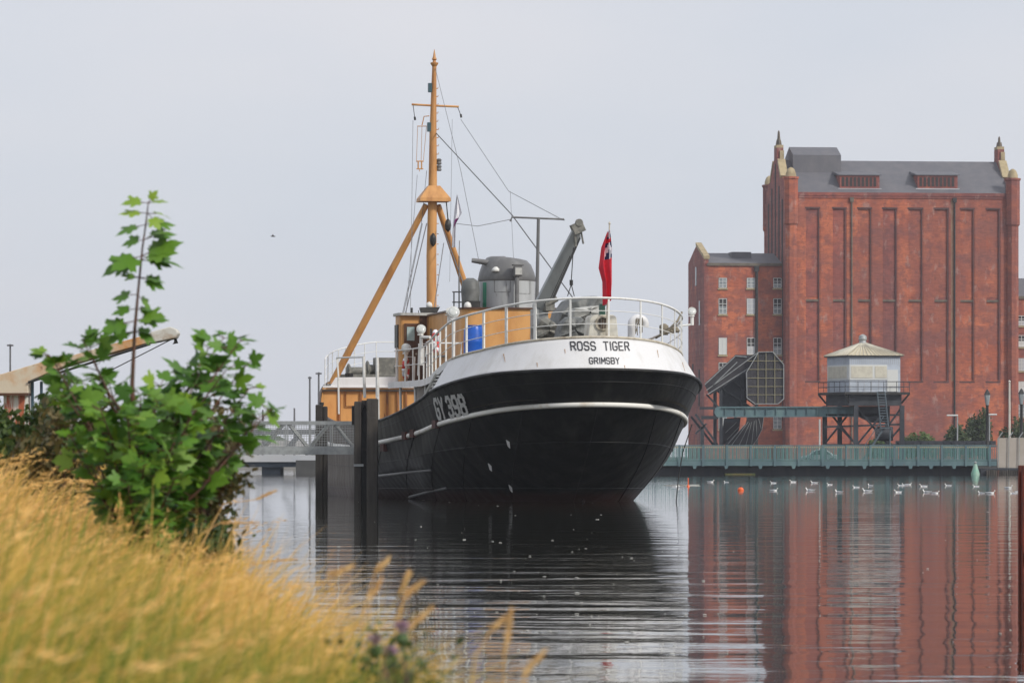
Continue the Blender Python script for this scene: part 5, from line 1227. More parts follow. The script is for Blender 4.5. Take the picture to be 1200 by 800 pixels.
# car behind the railing
car = thing_at(961, 545, 305, 'parked_car', 'silver car passing behind the teal railing left of the cabin', 'car')
YA = 305
def cpx(pts): return [(937+48*x, 545-18.6*z) for x, z in pts]
g = MB(); prof = [(0, .22), (.02, .5), (.12, .60), (.24, .64), (.36, .93), (.48, 1.0), (.66, .98), (.82, .70), (.96, .64), (1.0, .45), (.99, .2), (.88, .16), (.12, .16)]
g.plate(cpx(prof), YA, 1.7); M['carpaint'] = mat('silver_car_paint', (.42, .47, .48), .3, metal=.3, coat=.5); body = part(g, 'body', M['carpaint'], car, bevel=.08)
g = MB(); g.plate(cpx([(.28, .66), (.38, .90), (.48, .95), (.64, .93), (.77, .70)]), YA-.03, 1.76); part(g, 'side_window', M['black'], car)
for x_ in (.2, .8):
    g = MB(); q = P(937+48*x_, 545-18.6*.2, YA+.05); g.lathe([(.32, -.1), (.33, .1)], q, 16, 1, Matrix.Rotation(R(90), 3, 'X')); part(g, 'wheel', M['black'], car, smooth=2)
g = MB(); q = P(937+48*.985, 545-18.6*.5, YA+.2); g.box(q, (.12, .3, .14)); part(g, 'headlight', M['glass'], car)

# lamps, poles
def street_lamp(px, pyt, Y, label, kind):
    q = P(px, 0, Y); root = empty('street_lamp', (q.x, Y, .95), 0, label, 'street lamp'); zt = P(0, pyt, Y).z-.95; k = Y/FPX
    if kind == 'lantern':
        MB().lathe([(.22, 0), (.22, .5), (.13, .8), (.09, zt-1.2), (.14, zt-1.1)], (0, 0, 0), 10).build('column', M['black'], root, smooth=2)
        MB().lathe([(.11, zt-1.1), (.20, zt-.5), (.19, zt-.38)], (0, 0, 0), 6).build('lantern', M['pane'], root)
        MB().lathe([(.24, zt-.38), (.10, zt-.1), (.03, zt)], (0, 0, 0), 6).build('lantern_cap', M['black'], root)
    else:
        MB().path([(0, 0, 0), (0, 0, zt-.1), (-.5, 0, zt-.03) if kind == 'l' else (.4, 0, zt-.03)], .06, 8).build('column', M['galv'], root)
        MB().box((-.45 if kind == 'l' else .2, 0, zt), (1.0, .3, .14)).build('lamp_head', M['frame'], root, bevel=.04)
street_lamp(1157, 456, 296, 'black column street lamp with lantern head in front of the bushes', 'lantern')
street_lamp(1197, 455, 296, 'black column street lamp at the right edge by the hoarding', 'lantern')
street_lamp(1122, 486.5, 380, 'short grey street lamp beside the brick wall left of the bushes', 'l')
street_lamp(1159.5, 485.5, 400, 'pale street lamp head showing just behind the black lantern column', 'r')
fp = thing_at(1183, 541, 300, 'flagpole', 'bare cream pole standing behind the beige hoarding', 'flagpole'); g = MB(); g.path([P(1183, 541, 300), P(1183, 448, 300)], [.09, .06], 8); part(g, 'pole', M['cream2'], fp); g = MB(); g.lathe([(.05, -.05), (.1, 0), (.03, .1)], P(1183, 447, 300), 8); part(g, 'truck', M['cream2'], fp)
wp = thing_at(960, 541, 306, 'white_post', 'thin white post just left of the cabin legs', 'post'); g = MB(); g.path([P(960.5, 541, 306), P(960.5, 491, 306)], .06, 6); part(g, 'post', M['frame'], wp)

# leafy bushes
def leafmat(name, a, b, c=None):
    m = bpy.data.materials.new(name); m.use_nodes = True; t = m.node_tree; bs = t.nodes['Principled BSDF']; bs.inputs['Roughness'].default_value = .5; bs.inputs['Specular IOR Level'].default_value = .35
    at = t.nodes.new('ShaderNodeAttribute'); at.attribute_name = 'tone'
    cr_ = t.nodes.new('ShaderNodeValToRGB'); els = cr_.color_ramp.elements; els[0].color = (*a, 1); els[1].color = (*b, 1)
    if c: e = els.new(.5); e.color = (*c, 1)
    t.links.new(at.outputs['Fac'], cr_.inputs[0]); t.links.new(cr_.outputs[0], bs.inputs['Base Color'])
    tr_ = t.nodes.new('ShaderNodeBsdfTranslucent'); t.links.new(cr_.outputs[0], tr_.inputs[0])
    ms = t.nodes.new('ShaderNodeMixShader'); ms.inputs[0].default_value = .28; o_ = t.nodes['Material Output']
    t.links.new(bs.outputs[0], ms.inputs[1]); t.links.new(tr_.outputs[0], ms.inputs[2]); t.links.new(ms.outputs[0], o_.inputs[0]); return m
def npmesh(name, verts, faces_n, nper, tone, m, parent=None, smooth=False):
    """verts (N,3); faces as consecutive groups of nper verts; tone per face"""
    me = bpy.data.meshes.new(name); nv = len(verts); nf = faces_n.shape[0]
    me.vertices.add(nv); me.vertices.foreach_set('co', np.asarray(verts, dtype=np.float32).ravel())
    me.loops.add(nf*nper); me.loops.foreach_set('vertex_index', faces_n.astype(np.int32).ravel())
    me.polygons.add(nf); me.polygons.foreach_set('loop_start', np.arange(0, nf*nper, nper, dtype=np.int32))
    me.update(calc_edges=True); me.validate()
    if smooth: me.polygons.foreach_set('use_smooth', np.ones(len(me.polygons), dtype=bool))
    at = me.attributes.new('tone', 'FLOAT', 'FACE'); at.data.foreach_set('value', np.asarray(tone, dtype=np.float32)[:len(me.polygons)])
    me.materials.append(m); o = bpy.data.objects.new(name, me); COL.objects.link(o)
    if parent: o.parent = parent
    return o
def leaf_cloud(name, centers, radii, n, size, m, parent, seed):
    r = np.random.default_rng(seed); V = []; T = []
    ws = np.array([a*b*c for a, b, c in radii]); ws = ws/ws.sum(); idx = r.choice(len(centers), n, p=ws)
    C = np.array(centers)[idx]; Rr = np.array(radii)[idx]
    d = r.normal(size=(n, 3)); d /= np.linalg.norm(d, axis=1)[:, None]; rad = r.uniform(.35, 1.08, n)**.6
    pos = C+d*Rr*rad[:, None]; a = r.normal(size=(n, 3)); a /= np.linalg.norm(a, axis=1)[:, None]; b = np.cross(a, r.normal(size=(n, 3))); b /= np.linalg.norm(b, axis=1)[:, None]
    s = size*r.uniform(.6, 1.4, n)[:, None]
    V = np.stack([pos-a*s, pos-b*s*.5, pos+a*s, pos+b*s*.5], 1).reshape(-1, 3); F = np.arange(4*n).reshape(n, 4)
    tone = np.clip(r.normal(.5, .2, n)+.25*np.sin(idx*2.3), 0, 1)
    return npmesh(name, V, F, 4, tone, m, parent)
M['bushA'] = leafmat('bush_leaves', (.035, .075, .02), (.13, .20, .045)); M['bushB'] = leafmat('dark_bush_leaves', (.03, .05, .02), (.09, .13, .04))
def bush(px0, px1, pyt, Y, label, m, seed, n=2600):
    a, b = P(px0, 0, Y).x, P(px1, 0, Y).x; zt = P(0, pyt, Y).z-.95; root = empty('bush', ((a+b)/2, Y, .95), 0, label, 'bush', 'bushes below the brick silo'); r = random.Random(seed); hw = (b-a)/2
    cs_, rs_ = [], []
    for k in range(9):
        x = r.uniform(-.8, .8)*hw; h = zt*(1-.45*(x/hw)**2)*r.uniform(.75, .95); cs_.append((x, r.uniform(-.8, .8), h*.55)); rs_.append((hw*.3, 1.0, h*.5))
    leaf_cloud('foliage', cs_, rs_, n, .16, m, root, seed)
    g = MB()
    for k in range(4): g.path([(r.uniform(-.3, .3)*hw, 0, 0), (r.uniform(-.5, .5)*hw, .2, zt*.6)], [.07, .03], 5)
    g.build('stems', M['wood'], root)
bush(1056, 1104, 503, 430, 'bright green low bush right of the cabin legs', M['bushA'], 3); bush(1106, 1136, 494, 400, 'smaller round bush behind the short grey lamp', M['bushB'], 5)
bush(1130, 1178, 474, 410, 'tallest bush behind the black lantern column', M['bushB'], 7, 4200); bush(1168, 1215, 486, 415, 'bush at the right edge behind the cream pole', M['bushB'], 9)
bush(1016, 1050, 509, 420, 'low bush seen through the cabin legs', M['bushA'], 12)

# ------------------------------------------------------------------ floating things
gullm = mat('gull_white', (.80, .80, .78), .7); gullg = mat('gull_grey_wing', (.42, .44, .47), .7); gullb = mat('gull_beak', (.5, .35, .05), .5)
def make_gull():
    root = empty('gull', (0, 0, 0), 0, 'white gull floating on the calm water in front of the teal-railed bridge', 'gull', 'gulls floating on the basin')
    secs = [(-.26, .085, .012, .008), (-.2, .07, .035, .025), (-.1, .045, .075, .06), (0, .04, .09, .075), (.09, .045, .08, .075), (.15, .075, .05, .06), (.17, .12, .035, .04), (.18, .165, .035, .036), (.2, .19, .036, .034), (.235, .19, .024, .022), (.25, .187, .008, .008)]
    g = MB(); rows_ = [[Vector((x, ry*math.cos(t), zc0+rz*math.sin(t))) for t in (2*math.pi*k/12 for k in range(13))] for x, zc0, ry, rz in secs]; g.grid(rows_); g.add(rows_[0][:12], [tuple(range(12))]); g.add(rows_[-1][:12], [tuple(range(12))]); g.build('body', gullm, root, smooth=True)
    for s in (-1, 1):
        g = MB(); g.grid([[Vector((x, s*(ry+.006)*math.cos(t), zc0+.012+rz*math.sin(t))) for t in (R(a) for a in (5, 30, 55, 78))] for x, zc0, ry, rz in ((-.3, .1, .012, .01), (-.2, .075, .04, .03), (-.1, .05, .08, .06), (0, .045, .094, .072), (.07, .05, .08, .068))]); g.build('wing', gullg, root, smooth=True, solid=.006)
    g = MB(); g.path([(.245, 0, .185), (.29, 0, .178)], [.011, .003], 6); g.build('beak', gullb, root)
    return root
gulls = [(833, 562), (851, 562), (906, 563), (907, 572), (929, 562), (949, 572), (972, 565), (954, 563), (983, 574), (1003, 568), (1016, 573), (1020, 566), (1052, 574), (1055.5, 566), (1060.5, 565.5), (1065, 565), (1082, 567), (1086, 574), (1096, 575), (1111, 566), (1143.5, 567), (1150, 575), (1161, 575), (1182, 569), (1187, 575), (1194, 574), (798, 568), (791, 567)]
g0_ = make_gull(); rg = random.Random(4)
for i, (px, py) in enumerate(gulls):
    o = g0_ if i == 0 else copy_tree(g0_); Y = CH*FPX/(py+3.0-HZ); o.location = ((px-600)*Y/FPX, Y, -.03); o.rotation_euler = (0, 0, rg.choice((0, math.pi))+rg.uniform(-.8, .8)); s_ = rg.uniform(.52, .74); o.scale = (s_, s_, s_)
def floater(px, py, nm, label, cat, build):
    Y = CH*FPX/(py-HZ); e = empty(nm, ((px-600)*Y/FPX, Y, 0), 0, label, cat); build(e)
def fb1(e):
    MB().lathe([(.02, -.12), (.10, -.05), (.12, .02), (.08, .1), (.02, .12)], (0, 0, 0), 14).build('float', M['orange'], e, smooth=True); MB().path([(0, 0, .11), (0, 0, .17)], .02, 5).build('eye', M['black'], e)
floater(868, 574.5, 'marker_float', 'small orange float on the water among the gulls', 'float', fb1)
def fb2(e): MB().path([(0, 0, -.4), (.0, 0, .36)], .022, 6).build('stick', M['orange'], e); MB().lathe([(.02, -.1), (.07, 0), (.02, .1)], (0, 0, 0), 8).build('float', M['orange'], e)
floater(806.5, 570, 'marker_stick', 'thin orange stick marker upright in the water right of the stern', 'marker', fb2)
g = MB(); rf_ = random.Random(31)  # pale flecks added to lend the water a silvery sheen, plus foam
for k in range(150):
    py = rf_.uniform(600, 770) if k % 4 else rf_.uniform(560, 600); Y = CH*FPX/(py-HZ); px = rf_.gauss(640, 110) if k % 3 else rf_.uniform(270, 1180); a_ = .004+.014*rf_.random()**3*(1+Y/60); b_ = a_*rf_.uniform(.5, 1.2)
    x_ = (px-600)*Y/FPX; n_ = 6; g.prism([(x_+a_*math.cos(t_*6.283/n_)*rf_.uniform(.6, 1.2), Y+b_*math.sin(t_*6.283/n_)*2, .003) for t_ in range(n_)], (0, 0, .004))
for k in range(60):
    Y = rf_.uniform(176, 186); x_ = P(rf_.uniform(786, 812), 0, Y).x; a_ = rf_.uniform(.05, .2); g.prism([(x_+a_*math.cos(t_*1.05)*2, Y+a_*math.sin(t_*1.05)*3, .003) for t_ in range(6)], (0, 0, .006))
tag(g.build('flecks_and_foam', mat('pale_fleck', (.5, .5, .46), .8)), kind='stuff')['label'] = 'scattered pale flecks giving the dark water a silvery sheen, with some foam'
# bird in flight
bf = empty('bird_in_flight', P(320, 277, 260), 0, 'tiny dark bird flying in the grey sky left of the mast', 'bird')
g = MB(); g.path([(-.16, 0, 0), (-.05, 0, .01), (.08, 0, .0), (.15, 0, .01)], [.01, .04, .035, .01], 8); g.build('body', M['wire'], bf, smooth=True)
for s in (-1, 1):
    g = MB(); g.add([(-.05, 0, .02), (.05, 0, .02), (.03, s*.22, .10), (-.02, s*.38, .02), (-.06, s*.2, .08)], [(0, 1, 2, 3, 4)]); g.build('wing', M['wire'], bf, solid=.01)
# rusty steel pile at the right edge, quite near
g = MB(); YR = 42.0; rp_ = empty('steel_pile', (P(1208, 0, YR).x, YR, 0), 0, 'rust-red steel pile cutting the right edge of the view', 'pile')
M['rustred'] = mat('rust_red_steel', (.22, .035, .015), .85, (.12, .03, .02), 3, 7, .4, .6, bump=.4)
w_ = 11*YR/FPX; g.bb(-w_, w_, -.1, .0, -2.9, P(0, 545, YR).z); g.bb(-w_, w_, .2, .3, -2.9, P(0, 545, YR).z); g.build('flange', M['rustred'], rp_, bevel=.006)
g = MB(); g.bb(-.015, .015, 0, .2, -2.9, P(0, 545, YR).z-.005); g.build('web', M['rustred'], rp_)
g = MB(); g.lathe([(.05, -.05), (.05, .05)], (-.03, -.13, P(0, 650, YR).z if P(0, 650, YR).z > 0 else .15), 10, 1, Matrix.Rotation(R(90), 3, 'X')); g.build('bolt', M['black'], rp_)

# ------------------------------------------------------------------ vegetation on the near bank
# sycamore sapling
YS2 = 15.0
M['leaf'] = leafmat('sycamore_leaves', (.035, .11, .012), (.30, .44, .04), (.11, .25, .025)); M['stem'] = mat('reddish_stem', (.12, .05, .03), .7, (.07, .045, .03), 20, 4)
sap_base = P(160, 665, YS2); sap = empty('sycamore_sapling', sap_base, 0, 'tall leafy sycamore sapling with one thin leading shoot on the grassy bank', 'sapling')
OUT = [(0, 0), (.10, -.06), (.34, -.14), (.30, -.02), (.52, .06), (.46, .14), (.40, .20), (.56, .36), (.70, .44), (.60, .50), (.58, .62), (.44, .56), (.26, .50), (.28, .66), (.20, .82), (.12, .86), (0, 1.06)]
OUT = OUT+[(-x, y) for x, y in OUT[-2:0:-1]]
leafV, leafF, leafT = [], [], []
rs = random.Random(21)
def add_leaf(p, d, n, s, tone):
    d = d.normalized(); sd = d.cross(n).normalized(); n = sd.cross(d).normalized(); base = len(leafV)
    cen = p+d*s*.38; leafV.append(cen+n*s*.02); droop = rs.uniform(.05, .28); cup = rs.uniform(-.06, .16)
    for x, y in OUT:
        x *= rs.uniform(.93, 1.07); leafV.append(p+sd*x*s+d*y*s-n*(droop*y*y*s*.6)+n*cup*abs(x)*s*1.2)
    m_ = len(OUT)
    for k in range(m_): leafF.append((base, base+1+k, base+1+(k+1) % m_)); leafT.append(tone)
def Q(px, py, dy=0): return P(px, py, YS2+dy)
stems = MB()
leader = [Q(160, 668), Q(163, 600), Q(158, 520, .02), Q(155, 450), Q(158, 385), Q(163, 330), Q(167, 290), Q(171, 262), Q(174, 236)]
stems.path(leader, [.014, .013, .011, .008, .006, .0045, .0035, .003, .002], 7)
def leaf_cluster(p, outd, s, k=2, spread=1.0, tone=None):
    for j in range(k):
        an = rs.uniform(0, 6.28); d = (outd*.6+Vector((math.cos(an), math.sin(an)*.9, rs.uniform(-.45, .25)))*spread).normalized()
        pet = p+d*s*rs.uniform(.3, .8); stems.path([p, pet], .0016, 4)
        n = Vector((rs.uniform(-.35, .35), rs.uniform(-.75, .15), 1.0)).normalized()
        if rs.random() < .35: n = Vector((rs.uniform(-.6, .6), -1, rs.uniform(.0, .6))).normalized()
        add_leaf(pet, d+Vector((0, 0, -.15)), n, s*rs.uniform(.8, 1.15), min(max((tone if tone is not None else rs.gauss(.42, .2)), 0), 1))
# leader whorls: (picture point, side direction, size)
for px, py, ks in ((174, 238, [(-.9, .2, .055), (.9, .1, .05), (.3, .6, .04)]), (173, 250, [(-1, .2, .06), (1, .1, .065), (.5, -.3, .05)]), (172, 263, [(-1, -.1, .075), (1, .3, .07)]), (169, 281, [(-1, 0, .065), (1, .5, .07)]),
        (166, 300, [(-1, -.1, .09), (1, .35, .09), (1, .0, .08)]), (164, 305, [(-.8, -.2, .07), (1, .2, .09)]), (163, 325, [(1, -.1, .065), (-1, .1, .035)]), (160, 345, [(-1, 0, .06), (.5, -.3, .05)]), (159, 362, [(-1, .1, .05), (.9, 0, .05)]), (158, 376, [(-1, -.1, .08), (1, .3, .08)]), (157, 388, [(-.6, -.1, .06), (1, -.1, .06)])):
    p = Q(px, py)
    for dx, dz, s in ks:
        for rep_ in range(rs.choice((1, 2))):
            d = Vector((dx*rs.uniform(.7, 1), rs.uniform(-.6, .5), dz+rs.uniform(-.2, .1))).normalized(); pet = p+d*s*rs.uniform(.35, .6); stems.path([p, pet], .0015, 4)
            add_leaf(pet, d+Vector((0, 0, -.18)), Vector((rs.uniform(-.3, .3), rs.uniform(-.9, -.2), 1)), s*rs.uniform(.95, 1.2), rs.uniform(.35, .6) if py > 250 else rs.uniform(.75, 1))
tips = [(262, 396, .1), (280, 400, 0), (244, 408, .1), (315, 482, .0), (60, 418, 0), (105, 408, .1), (285, 430, .1), (80, 440, .1), (110, 455, .2), (292, 455, .15), (305, 488, .1), (266, 432, -.1), (240, 425, 0), (97, 398, 0), (68, 425, .1), (78, 465, -.1), (84, 512, 0), (214, 440, .1), (188, 452, -.1), (128, 450, .1), (228, 482, -.2), (272, 486, .2), (108, 548, -.1), (205, 560, -.25), (232, 535, .1), (150, 565, -.3), (180, 600, -.2), (128, 590, .0), (205, 515, -.3), (185, 470, -.25), (150, 490, -.3), (118, 480, -.15), (170, 540, -.3), (252, 512, .15), (128, 520, -.2), (165, 462, -.2), (195, 500, .2), (240, 565, .1), (92, 490, .2), (212, 590, 0), (165, 625, -.1), (150, 515, .25), (185, 575, .25), (125, 565, .2), (160, 590, -.1), (190, 545, -.1)]
for tx_, ty_, dy in tips:
    t = rs.uniform(.55, .9); by = min(640, ty_+abs(tx_-160)*.7+rs.uniform(40, 90)); b = Q(160+rs.uniform(-2, 2), by); tip = Q(tx_, ty_, dy*1.6)
    mid = b.lerp(tip, .5)+Vector((0, rs.uniform(-.03, .03), -.03)); stems.path([b, mid, tip], [.006, .0045, .002], 5)
    L_ = (tip-b).length; n_ = max(4, int(L_/.05))
    for k in range(n_):
        f = .30+.70*k/(n_-1); p = b.lerp(mid, f*2) if f < .5 else mid.lerp(tip, f*2-1)
        leaf_cluster(p, (tip-b).normalized(), rs.uniform(.048, .080)*(1 if k < n_-1 else .85), 2 if k < n_-1 else 3)
stems.build('stem', M['stem'], sap, smooth=True); bpy.data.objects['stem'].data.transform(Matrix.Translation(-sap.location))
V = np.array([tuple(v-sap.location) for v in leafV]); npmesh('crown', V, np.array(leafF), 3, leafT, M['leaf'], sap)

# grass --------------------------------------------------------------
M['grass'] = leafmat('dry_grass', (.12, .22, .025), (.96, .60, .22), (.64, .43, .08))
def blades(nc, per, ysel, hmin, hmax, wmul, seed, tmean, tvar, spread=.06, seg=6, lean=.6, off=(-.02, 0), left=None):
    """clumps of blades that share a lean and a colour"""
    r = np.random.default_rng(seed); cy_ = ysel(r, nc); ex = np.array([edge_x(y) for y in cy_])+off[0]; lx = -.125*cy_-.25
    if left: ex, lx = lx+.1, lx-left
    cx_ = r.uniform(lx, ex) if off[1] == 0 else ex-np.abs(r.normal(0, off[1], nc))
    cth = r.normal(.15, .55, nc); ck = np.abs(r.normal(lean, .22, nc)); ch = r.uniform(hmin, hmax, nc); ct = r.normal(tmean, tvar, nc)
    ct = ct-.32*np.clip(np.sin(cx_*3.3+cy_*.55)+np.sin(cy_*.8-cx_*1.7+2), 0, 2)*(cy_ < 12)
    n = nc*per; I = np.repeat(np.arange(nc), per)
    xs = cx_[I]+r.normal(0, spread, n); ys = cy_[I]+r.normal(0, spread*1.4, n); xs = np.minimum(xs, np.array([edge_x(y) for y in ys])+.03)
    zs = np.array([bank_z(x, y) for x, y in zip(xs, ys)])-.02
    h = ch[I]*r.uniform(.65, 1.15, n); th = cth[I]+r.normal(0, .3, n); k = np.abs(ck[I]+r.normal(0, .18, n))
    dx, dy = np.cos(th)*k, np.sin(th)*k*.6; wd = wmul*r.uniform(.6, 1.6, n)*(1+ys/24)
    fa = r.uniform(-1.1, 1.1, n); wx, wy = np.cos(fa), np.sin(fa); V = np.zeros((n, seg+1, 2, 3))
    for j in range(seg+1):
        t = j/seg; cx = xs+dx*h*t**1.8; cy = ys+dy*h*t**1.8; cz = zs+h*(t-.42*k*t**2.6); w_ = wd*(1-t)**.7+.0004
        for s_, sg in ((0, -1), (1, 1)): V[:, j, s_, 0] = cx+sg*wx*w_/2; V[:, j, s_, 1] = cy+sg*wy*w_/2; V[:, j, s_, 2] = cz
    idx = np.arange(n*(seg+1)*2).reshape(n, seg+1, 2)
    F = np.stack([idx[:, :-1, 0], idx[:, :-1, 1], idx[:, 1:, 1], idx[:, 1:, 0]], -1).reshape(-1, 4)
    tone = np.clip(ct[I]+r.normal(0, .09, n), 0, 1); T = np.repeat(tone, seg)
    return V.reshape(-1, 3), F, T, np.stack([xs+dx*h, ys+dy*h, zs+h*(1-.42*k)], 1), np.stack([dx, dy, np.ones(n)*.5], 1)
parts_ = []
yn = lambda lo, hi, pw: (lambda r, n: lo+(hi-lo)*r.uniform(0, 1, n)**pw)
parts_.append(blades(640, 34, yn(4.6, 12, 1.0), .42, .66, .0050, 1, .74, .22, spread=.045))
parts_.append(blades(620, 30, yn(12, 30, 1.2), .36, .58, .0042, 2, .72, .24))
parts_.append(blades(420, 30, yn(4.2, 26, 1.0), .16, .32, .0048, 3, .18, .14, lean=.4))
parts_.append(blades(300, 30, yn(26, 90, 1.2), .4, .7, .009, 4, .68, .2, .15, lean=.4))
parts_.append(blades(260, 36, yn(5.0, 9.5, 1.0), .34, .58, .0050, 6, .26, .16, .045, off=(.0, .34)))
parts_.append(blades(900, 26, yn(2, 30, 1.0), .36, .58, .0065, 14, .72, .24, .08, left=3.0))
parts_.append(blades(1100, 24, yn(22, 95, 1.1), .4, .7, .012, 15, .7, .22, .28, lean=.4, left=9.0))
# feathery seed heads in drifts on tall culms
cul = blades(90, 14, yn(4.2, 24, 1.1), .46, .62, .0022, 5, .88, .08, .09, lean=.6, off=(-.08, 0)); parts_.append(cul); tp_, dr_ = cul[3], cul[4]
r = np.random.default_rng(9); nh = len(tp_); per = 22
cen = np.repeat(tp_, per, 0); dd = np.repeat(dr_, per, 0); dd[:, 2] = .1; dd /= np.linalg.norm(dd, axis=1)[:, None]
al = r.uniform(-.15, .02, (nh*per, 1)); cen = cen+dd*al+r.normal(0, .004, (nh*per, 3))*(1-al*5); a = dd+r.normal(0, .28, (nh*per, 3)); a /= np.linalg.norm(a, axis=1)[:, None]; b = np.cross(a, r.normal(size=(nh*per, 3))); b /= np.linalg.norm(b, axis=1)[:, None]
sz = r.uniform(.008, .017, (nh*per, 1)); Vh = np.stack([cen-a*sz, cen-b*sz*.13, cen+a*sz, cen+b*sz*.13], 1).reshape(-1, 3); Fh = np.arange(len(Vh)).reshape(-1, 4); parts_.append((Vh, Fh, np.clip(r.normal(.92, .08, nh*per), 0, 1), None, None))
off_ = 0; VV, FF, TT = [], [], []
for V_, F_, T_, *_r in parts_: VV.append(V_); FF.append(F_+off_); TT.append(T_); off_ += len(V_)
o = npmesh('grass', np.concatenate(VV), np.concatenate(FF), 4, np.concatenate(TT), M['grass']); tag(o, kind='stuff'); o['label'] = 'long dry golden grass with greener undergrowth leaning in the wind on the bank'

# single tall stalks leaning out over the water
def stalk(pts, Y, label, grp='golden grass stalks against the water'):
    b = P(*pts[0], Y); root = empty('grass_stalk', b, 0, label, 'grass stalk', grp); ps = [P(a, c, Y)-b for a, c in pts]
    MB().path(ps, [.0016]*(len(ps)-1)+[.0008], 5).build('culm', M['strawm'], root)
    g = MB(); n = 60; e0, e1 = ps[-2], ps[-1]; d = (e1-e0).normalized()
    for k in range(n):
        t = k/n; c = e0.lerp(e1, .1+t*.95)+Vector((rs.gauss(0, .0026), rs.gauss(0, .003), rs.gauss(0, .0026)))*(1.2-t*.8); a_ = (d+Vector((rs.gauss(0, .35), rs.gauss(0, .35), rs.gauss(0, .35)))).normalized()*.010; q = a_.cross(Vector((0, 1, 0))).normalized()*.0013
        g.add([c-a_, c-q, c+a_, c+q], [(0, 1, 2, 3)])
    g.build('seed_head', M['strawm'], root)
M['strawm'] = mat('straw', (.58, .34, .13), .8, (.66, .45, .2), 30, 4)
for i, (pts, Y, lb) in enumerate([
    ([(405, 760), (392, 700), (384, 674), (412, 664)], 8.0, 'arching straw stalk highest against the pale water at centre left'),
    ([(425, 770), (426, 712), (440, 670), (455, 655)], 8.2, 'straight straw stalk right of the arching one'),
    ([(430, 775), (434, 700), (446, 680)], 7.8, 'short straw stalk between the two taller ones'),
    ([(462, 790), (464, 724), (476, 697), (494, 682)], 7.6, 'golden stalk leaning right above the thistles'),
    ([(450, 790), (468, 725), (480, 668), (470, 690)], 8.6, 'thin stalk bending back over the dark reflection'),
    ([(470, 800), (480, 735), (505, 712)], 7.4, 'low stalk leaning right beside the thistles'),
    ([(548, 830), (556, 770), (576, 738), (594, 722)], 6.6, 'lone stalk leaning right in the lower centre'),
    ([(590, 840), (591, 770), (599, 716)], 6.6, 'upright stalk beside the lone leaning one'),
    ([(606, 850), (614, 790), (636, 764)], 6.4, 'rightmost straw stalk near the bottom edge')]):
    stalk(pts, Y, lb)
for i, (pts, Y, lb) in enumerate([([(230, 640), (250, 655), (290, 660), (345, 655)], 13, 'twig reaching right over the pale water at the bank edge'), ([(235, 640), (262, 590), (300, 585), (322, 575)], 14, 'thin twig above the others reaching toward the far pile'), ([(230, 630), (258, 612), (298, 612)], 13.5, 'middle twig leaning out from the bank edge')]):
    stalk(pts, Y, lb, 'twigs reaching over the water')
# small leaved brambles at the bank edge
M['bramble'] = leafmat('bramble_leaves', (.02, .05, .012), (.12, .17, .04)); M['bramble2'] = leafmat('brown_green_leaves', (.03, .05, .015), (.20, .14, .05))
def bramble(px0, px1, pyt, pyb, Y, label, m, seed, n=1500, arcs=12, size=.016):
    r = random.Random(seed); cx = (px0+px1)/2; b = P(cx, pyb, Y); root = empty('bramble_bush', b, 0, label, 'bush', 'brambles along the bank edge'); g = MB(); pts_ = []
    for k in range(arcs):
        s_ = P(r.uniform(px0*.5+cx*.5, px1*.5+cx*.5), pyb, Y+r.uniform(-.3, .3))-b; e = P(r.uniform(px0, px1), r.uniform(pyt, pyt+(pyb-pyt)*.6), Y+r.uniform(-.4, .4))-b
        m1 = s_.lerp(e, .6)+Vector((0, 0, .12*(pyb-pyt)*Y/FPX)); cv = [s_, s_.lerp(m1, .5), m1, m1.lerp(e, .6), e]; g.path(cv, [.004, .0035, .003, .002, .001], 4)
        for q in range(n//arcs):
            t = r.random()**.7*3.999; i = int(t); pts_.append(cv[i].lerp(cv[i+1], t-i)+Vector((r.gauss(0, .035), r.gauss(0, .04), r.gauss(0, .03))))
    g.build('stem', M['stem'], root); C = np.array([tuple(p) for p in pts_]); k = len(C); rr_ = np.random.default_rng(seed)
    a = rr_.normal(size=(k, 3)); a /= np.linalg.norm(a, axis=1)[:, None]; bb_ = np.cross(a, rr_.normal(size=(k, 3))); bb_ /= np.linalg.norm(bb_, axis=1)[:, None]; s_ = size*rr_.uniform(.6, 1.5, (k, 1))
    npmesh('foliage', np.stack([C-a*s_, C-bb_*s_*.6, C+a*s_, C+bb_*s_*.6], 1).reshape(-1, 3), np.arange(4*k).reshape(k, 4), 4, np.clip(rr_.normal(.45, .25, k), 0, 1), m, root)
bramble(190, 280, 478, 640, 16.5, 'thorny dark bramble right of the sapling over the gangway end', M['bramble2'], 3, 3600, 26)
bramble(185, 275, 600, 680, 15.5, 'low green bramble at the water edge below the sapling', M['bramble'], 5, 1800, 16)
bramble(-20, 95, 468, 600, 22, 'dark green bramble below the rusty crane at the left edge', M['bramble'], 7, 5200, 30, .022)
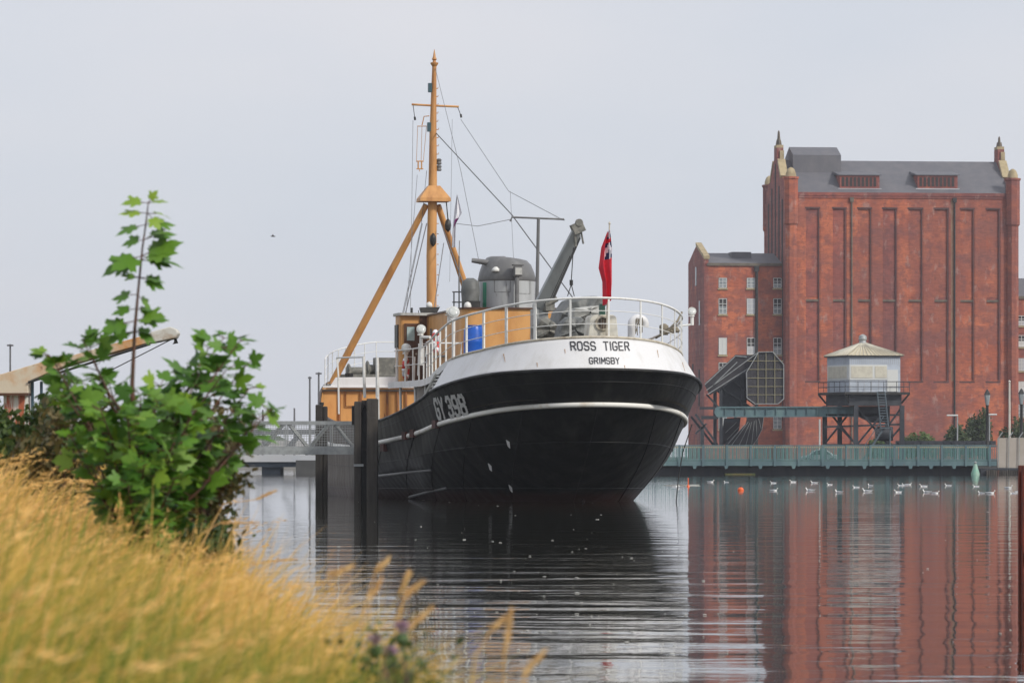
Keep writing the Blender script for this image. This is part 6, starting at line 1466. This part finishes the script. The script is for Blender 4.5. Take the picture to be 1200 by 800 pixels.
bramble(20, 130, 470, 620, 19, 'brownish bramble between the crane post and the sapling', M['bramble2'], 8, 3200, 24, .018)
bramble(130, 230, 520, 660, 17.5, 'shady bramble directly behind the sapling foot', M['bramble'], 9, 3600, 20, .02)
bramble(430, 500, 765, 840, 7.2, 'small green weeds around the pink thistles', M['bramble'], 13, 420, 12, .008)
# thistles
M['thistle'] = mat('thistle_pink', (.50, .30, .42), .8, (.6, .45, .5), 60, 3); M['weed'] = mat('thistle_green', (.07, .12, .04), .7)
th_l = ['pink thistle head highest of the three by the bank edge', 'pink thistle head at left of the group by the bank edge', 'faded pink thistle head lowest of the three']
for (px, py, Y), lb in zip([(471, 742, 7.3), (440, 757, 7.4), (458, 772, 7.2)], th_l):
    b = P(px-4, 840, Y); h = P(px, py, Y)-b; root = empty('thistle', b, 0, lb, 'thistle', 'pink thistles'); MB().path([(0, 0, 0), h*.6+Vector((.01, 0, 0)), h], .003, 5).build('stem', M['weed'], root)
    MB().lathe([(.004, -.02), (.012, -.012), (.010, .0)], h, 10).build('flower_base', M['weed'], root)
    g = MB()
    for k in range(60):
        an = rs.uniform(0, 6.28); tl = rs.uniform(0, .9); d = Vector((math.cos(an)*tl, math.sin(an)*tl, 1)).normalized()*.022; q = d.cross(Vector((.3, 1, .1))).normalized()*.0018; g.add([h-q, h+q, h+d+q, h+d-q], [(0, 1, 2, 3)])
    g.build('flower', M['thistle'], root)

# ------------------------------------------------------------------ air
hz = MB(); hz.bb(-560, 660, -100, 1450, -4.4, 46); hm = bpy.data.materials.new('thin_haze'); hm.use_nodes = True; t = hm.node_tree; t.nodes.clear()
pv_ = t.nodes.new('ShaderNodeVolumePrincipled'); pv_.inputs['Density'].default_value = HAZE; pv_.inputs['Color'].default_value = (.9, .93, 1, 1); pv_.inputs['Anisotropy'].default_value = .2; oo = t.nodes.new('ShaderNodeOutputMaterial'); t.links.new(pv_.outputs[0], oo.inputs['Volume'])
hob = hz.build('haze', hm); tag(hob, kind='stuff')
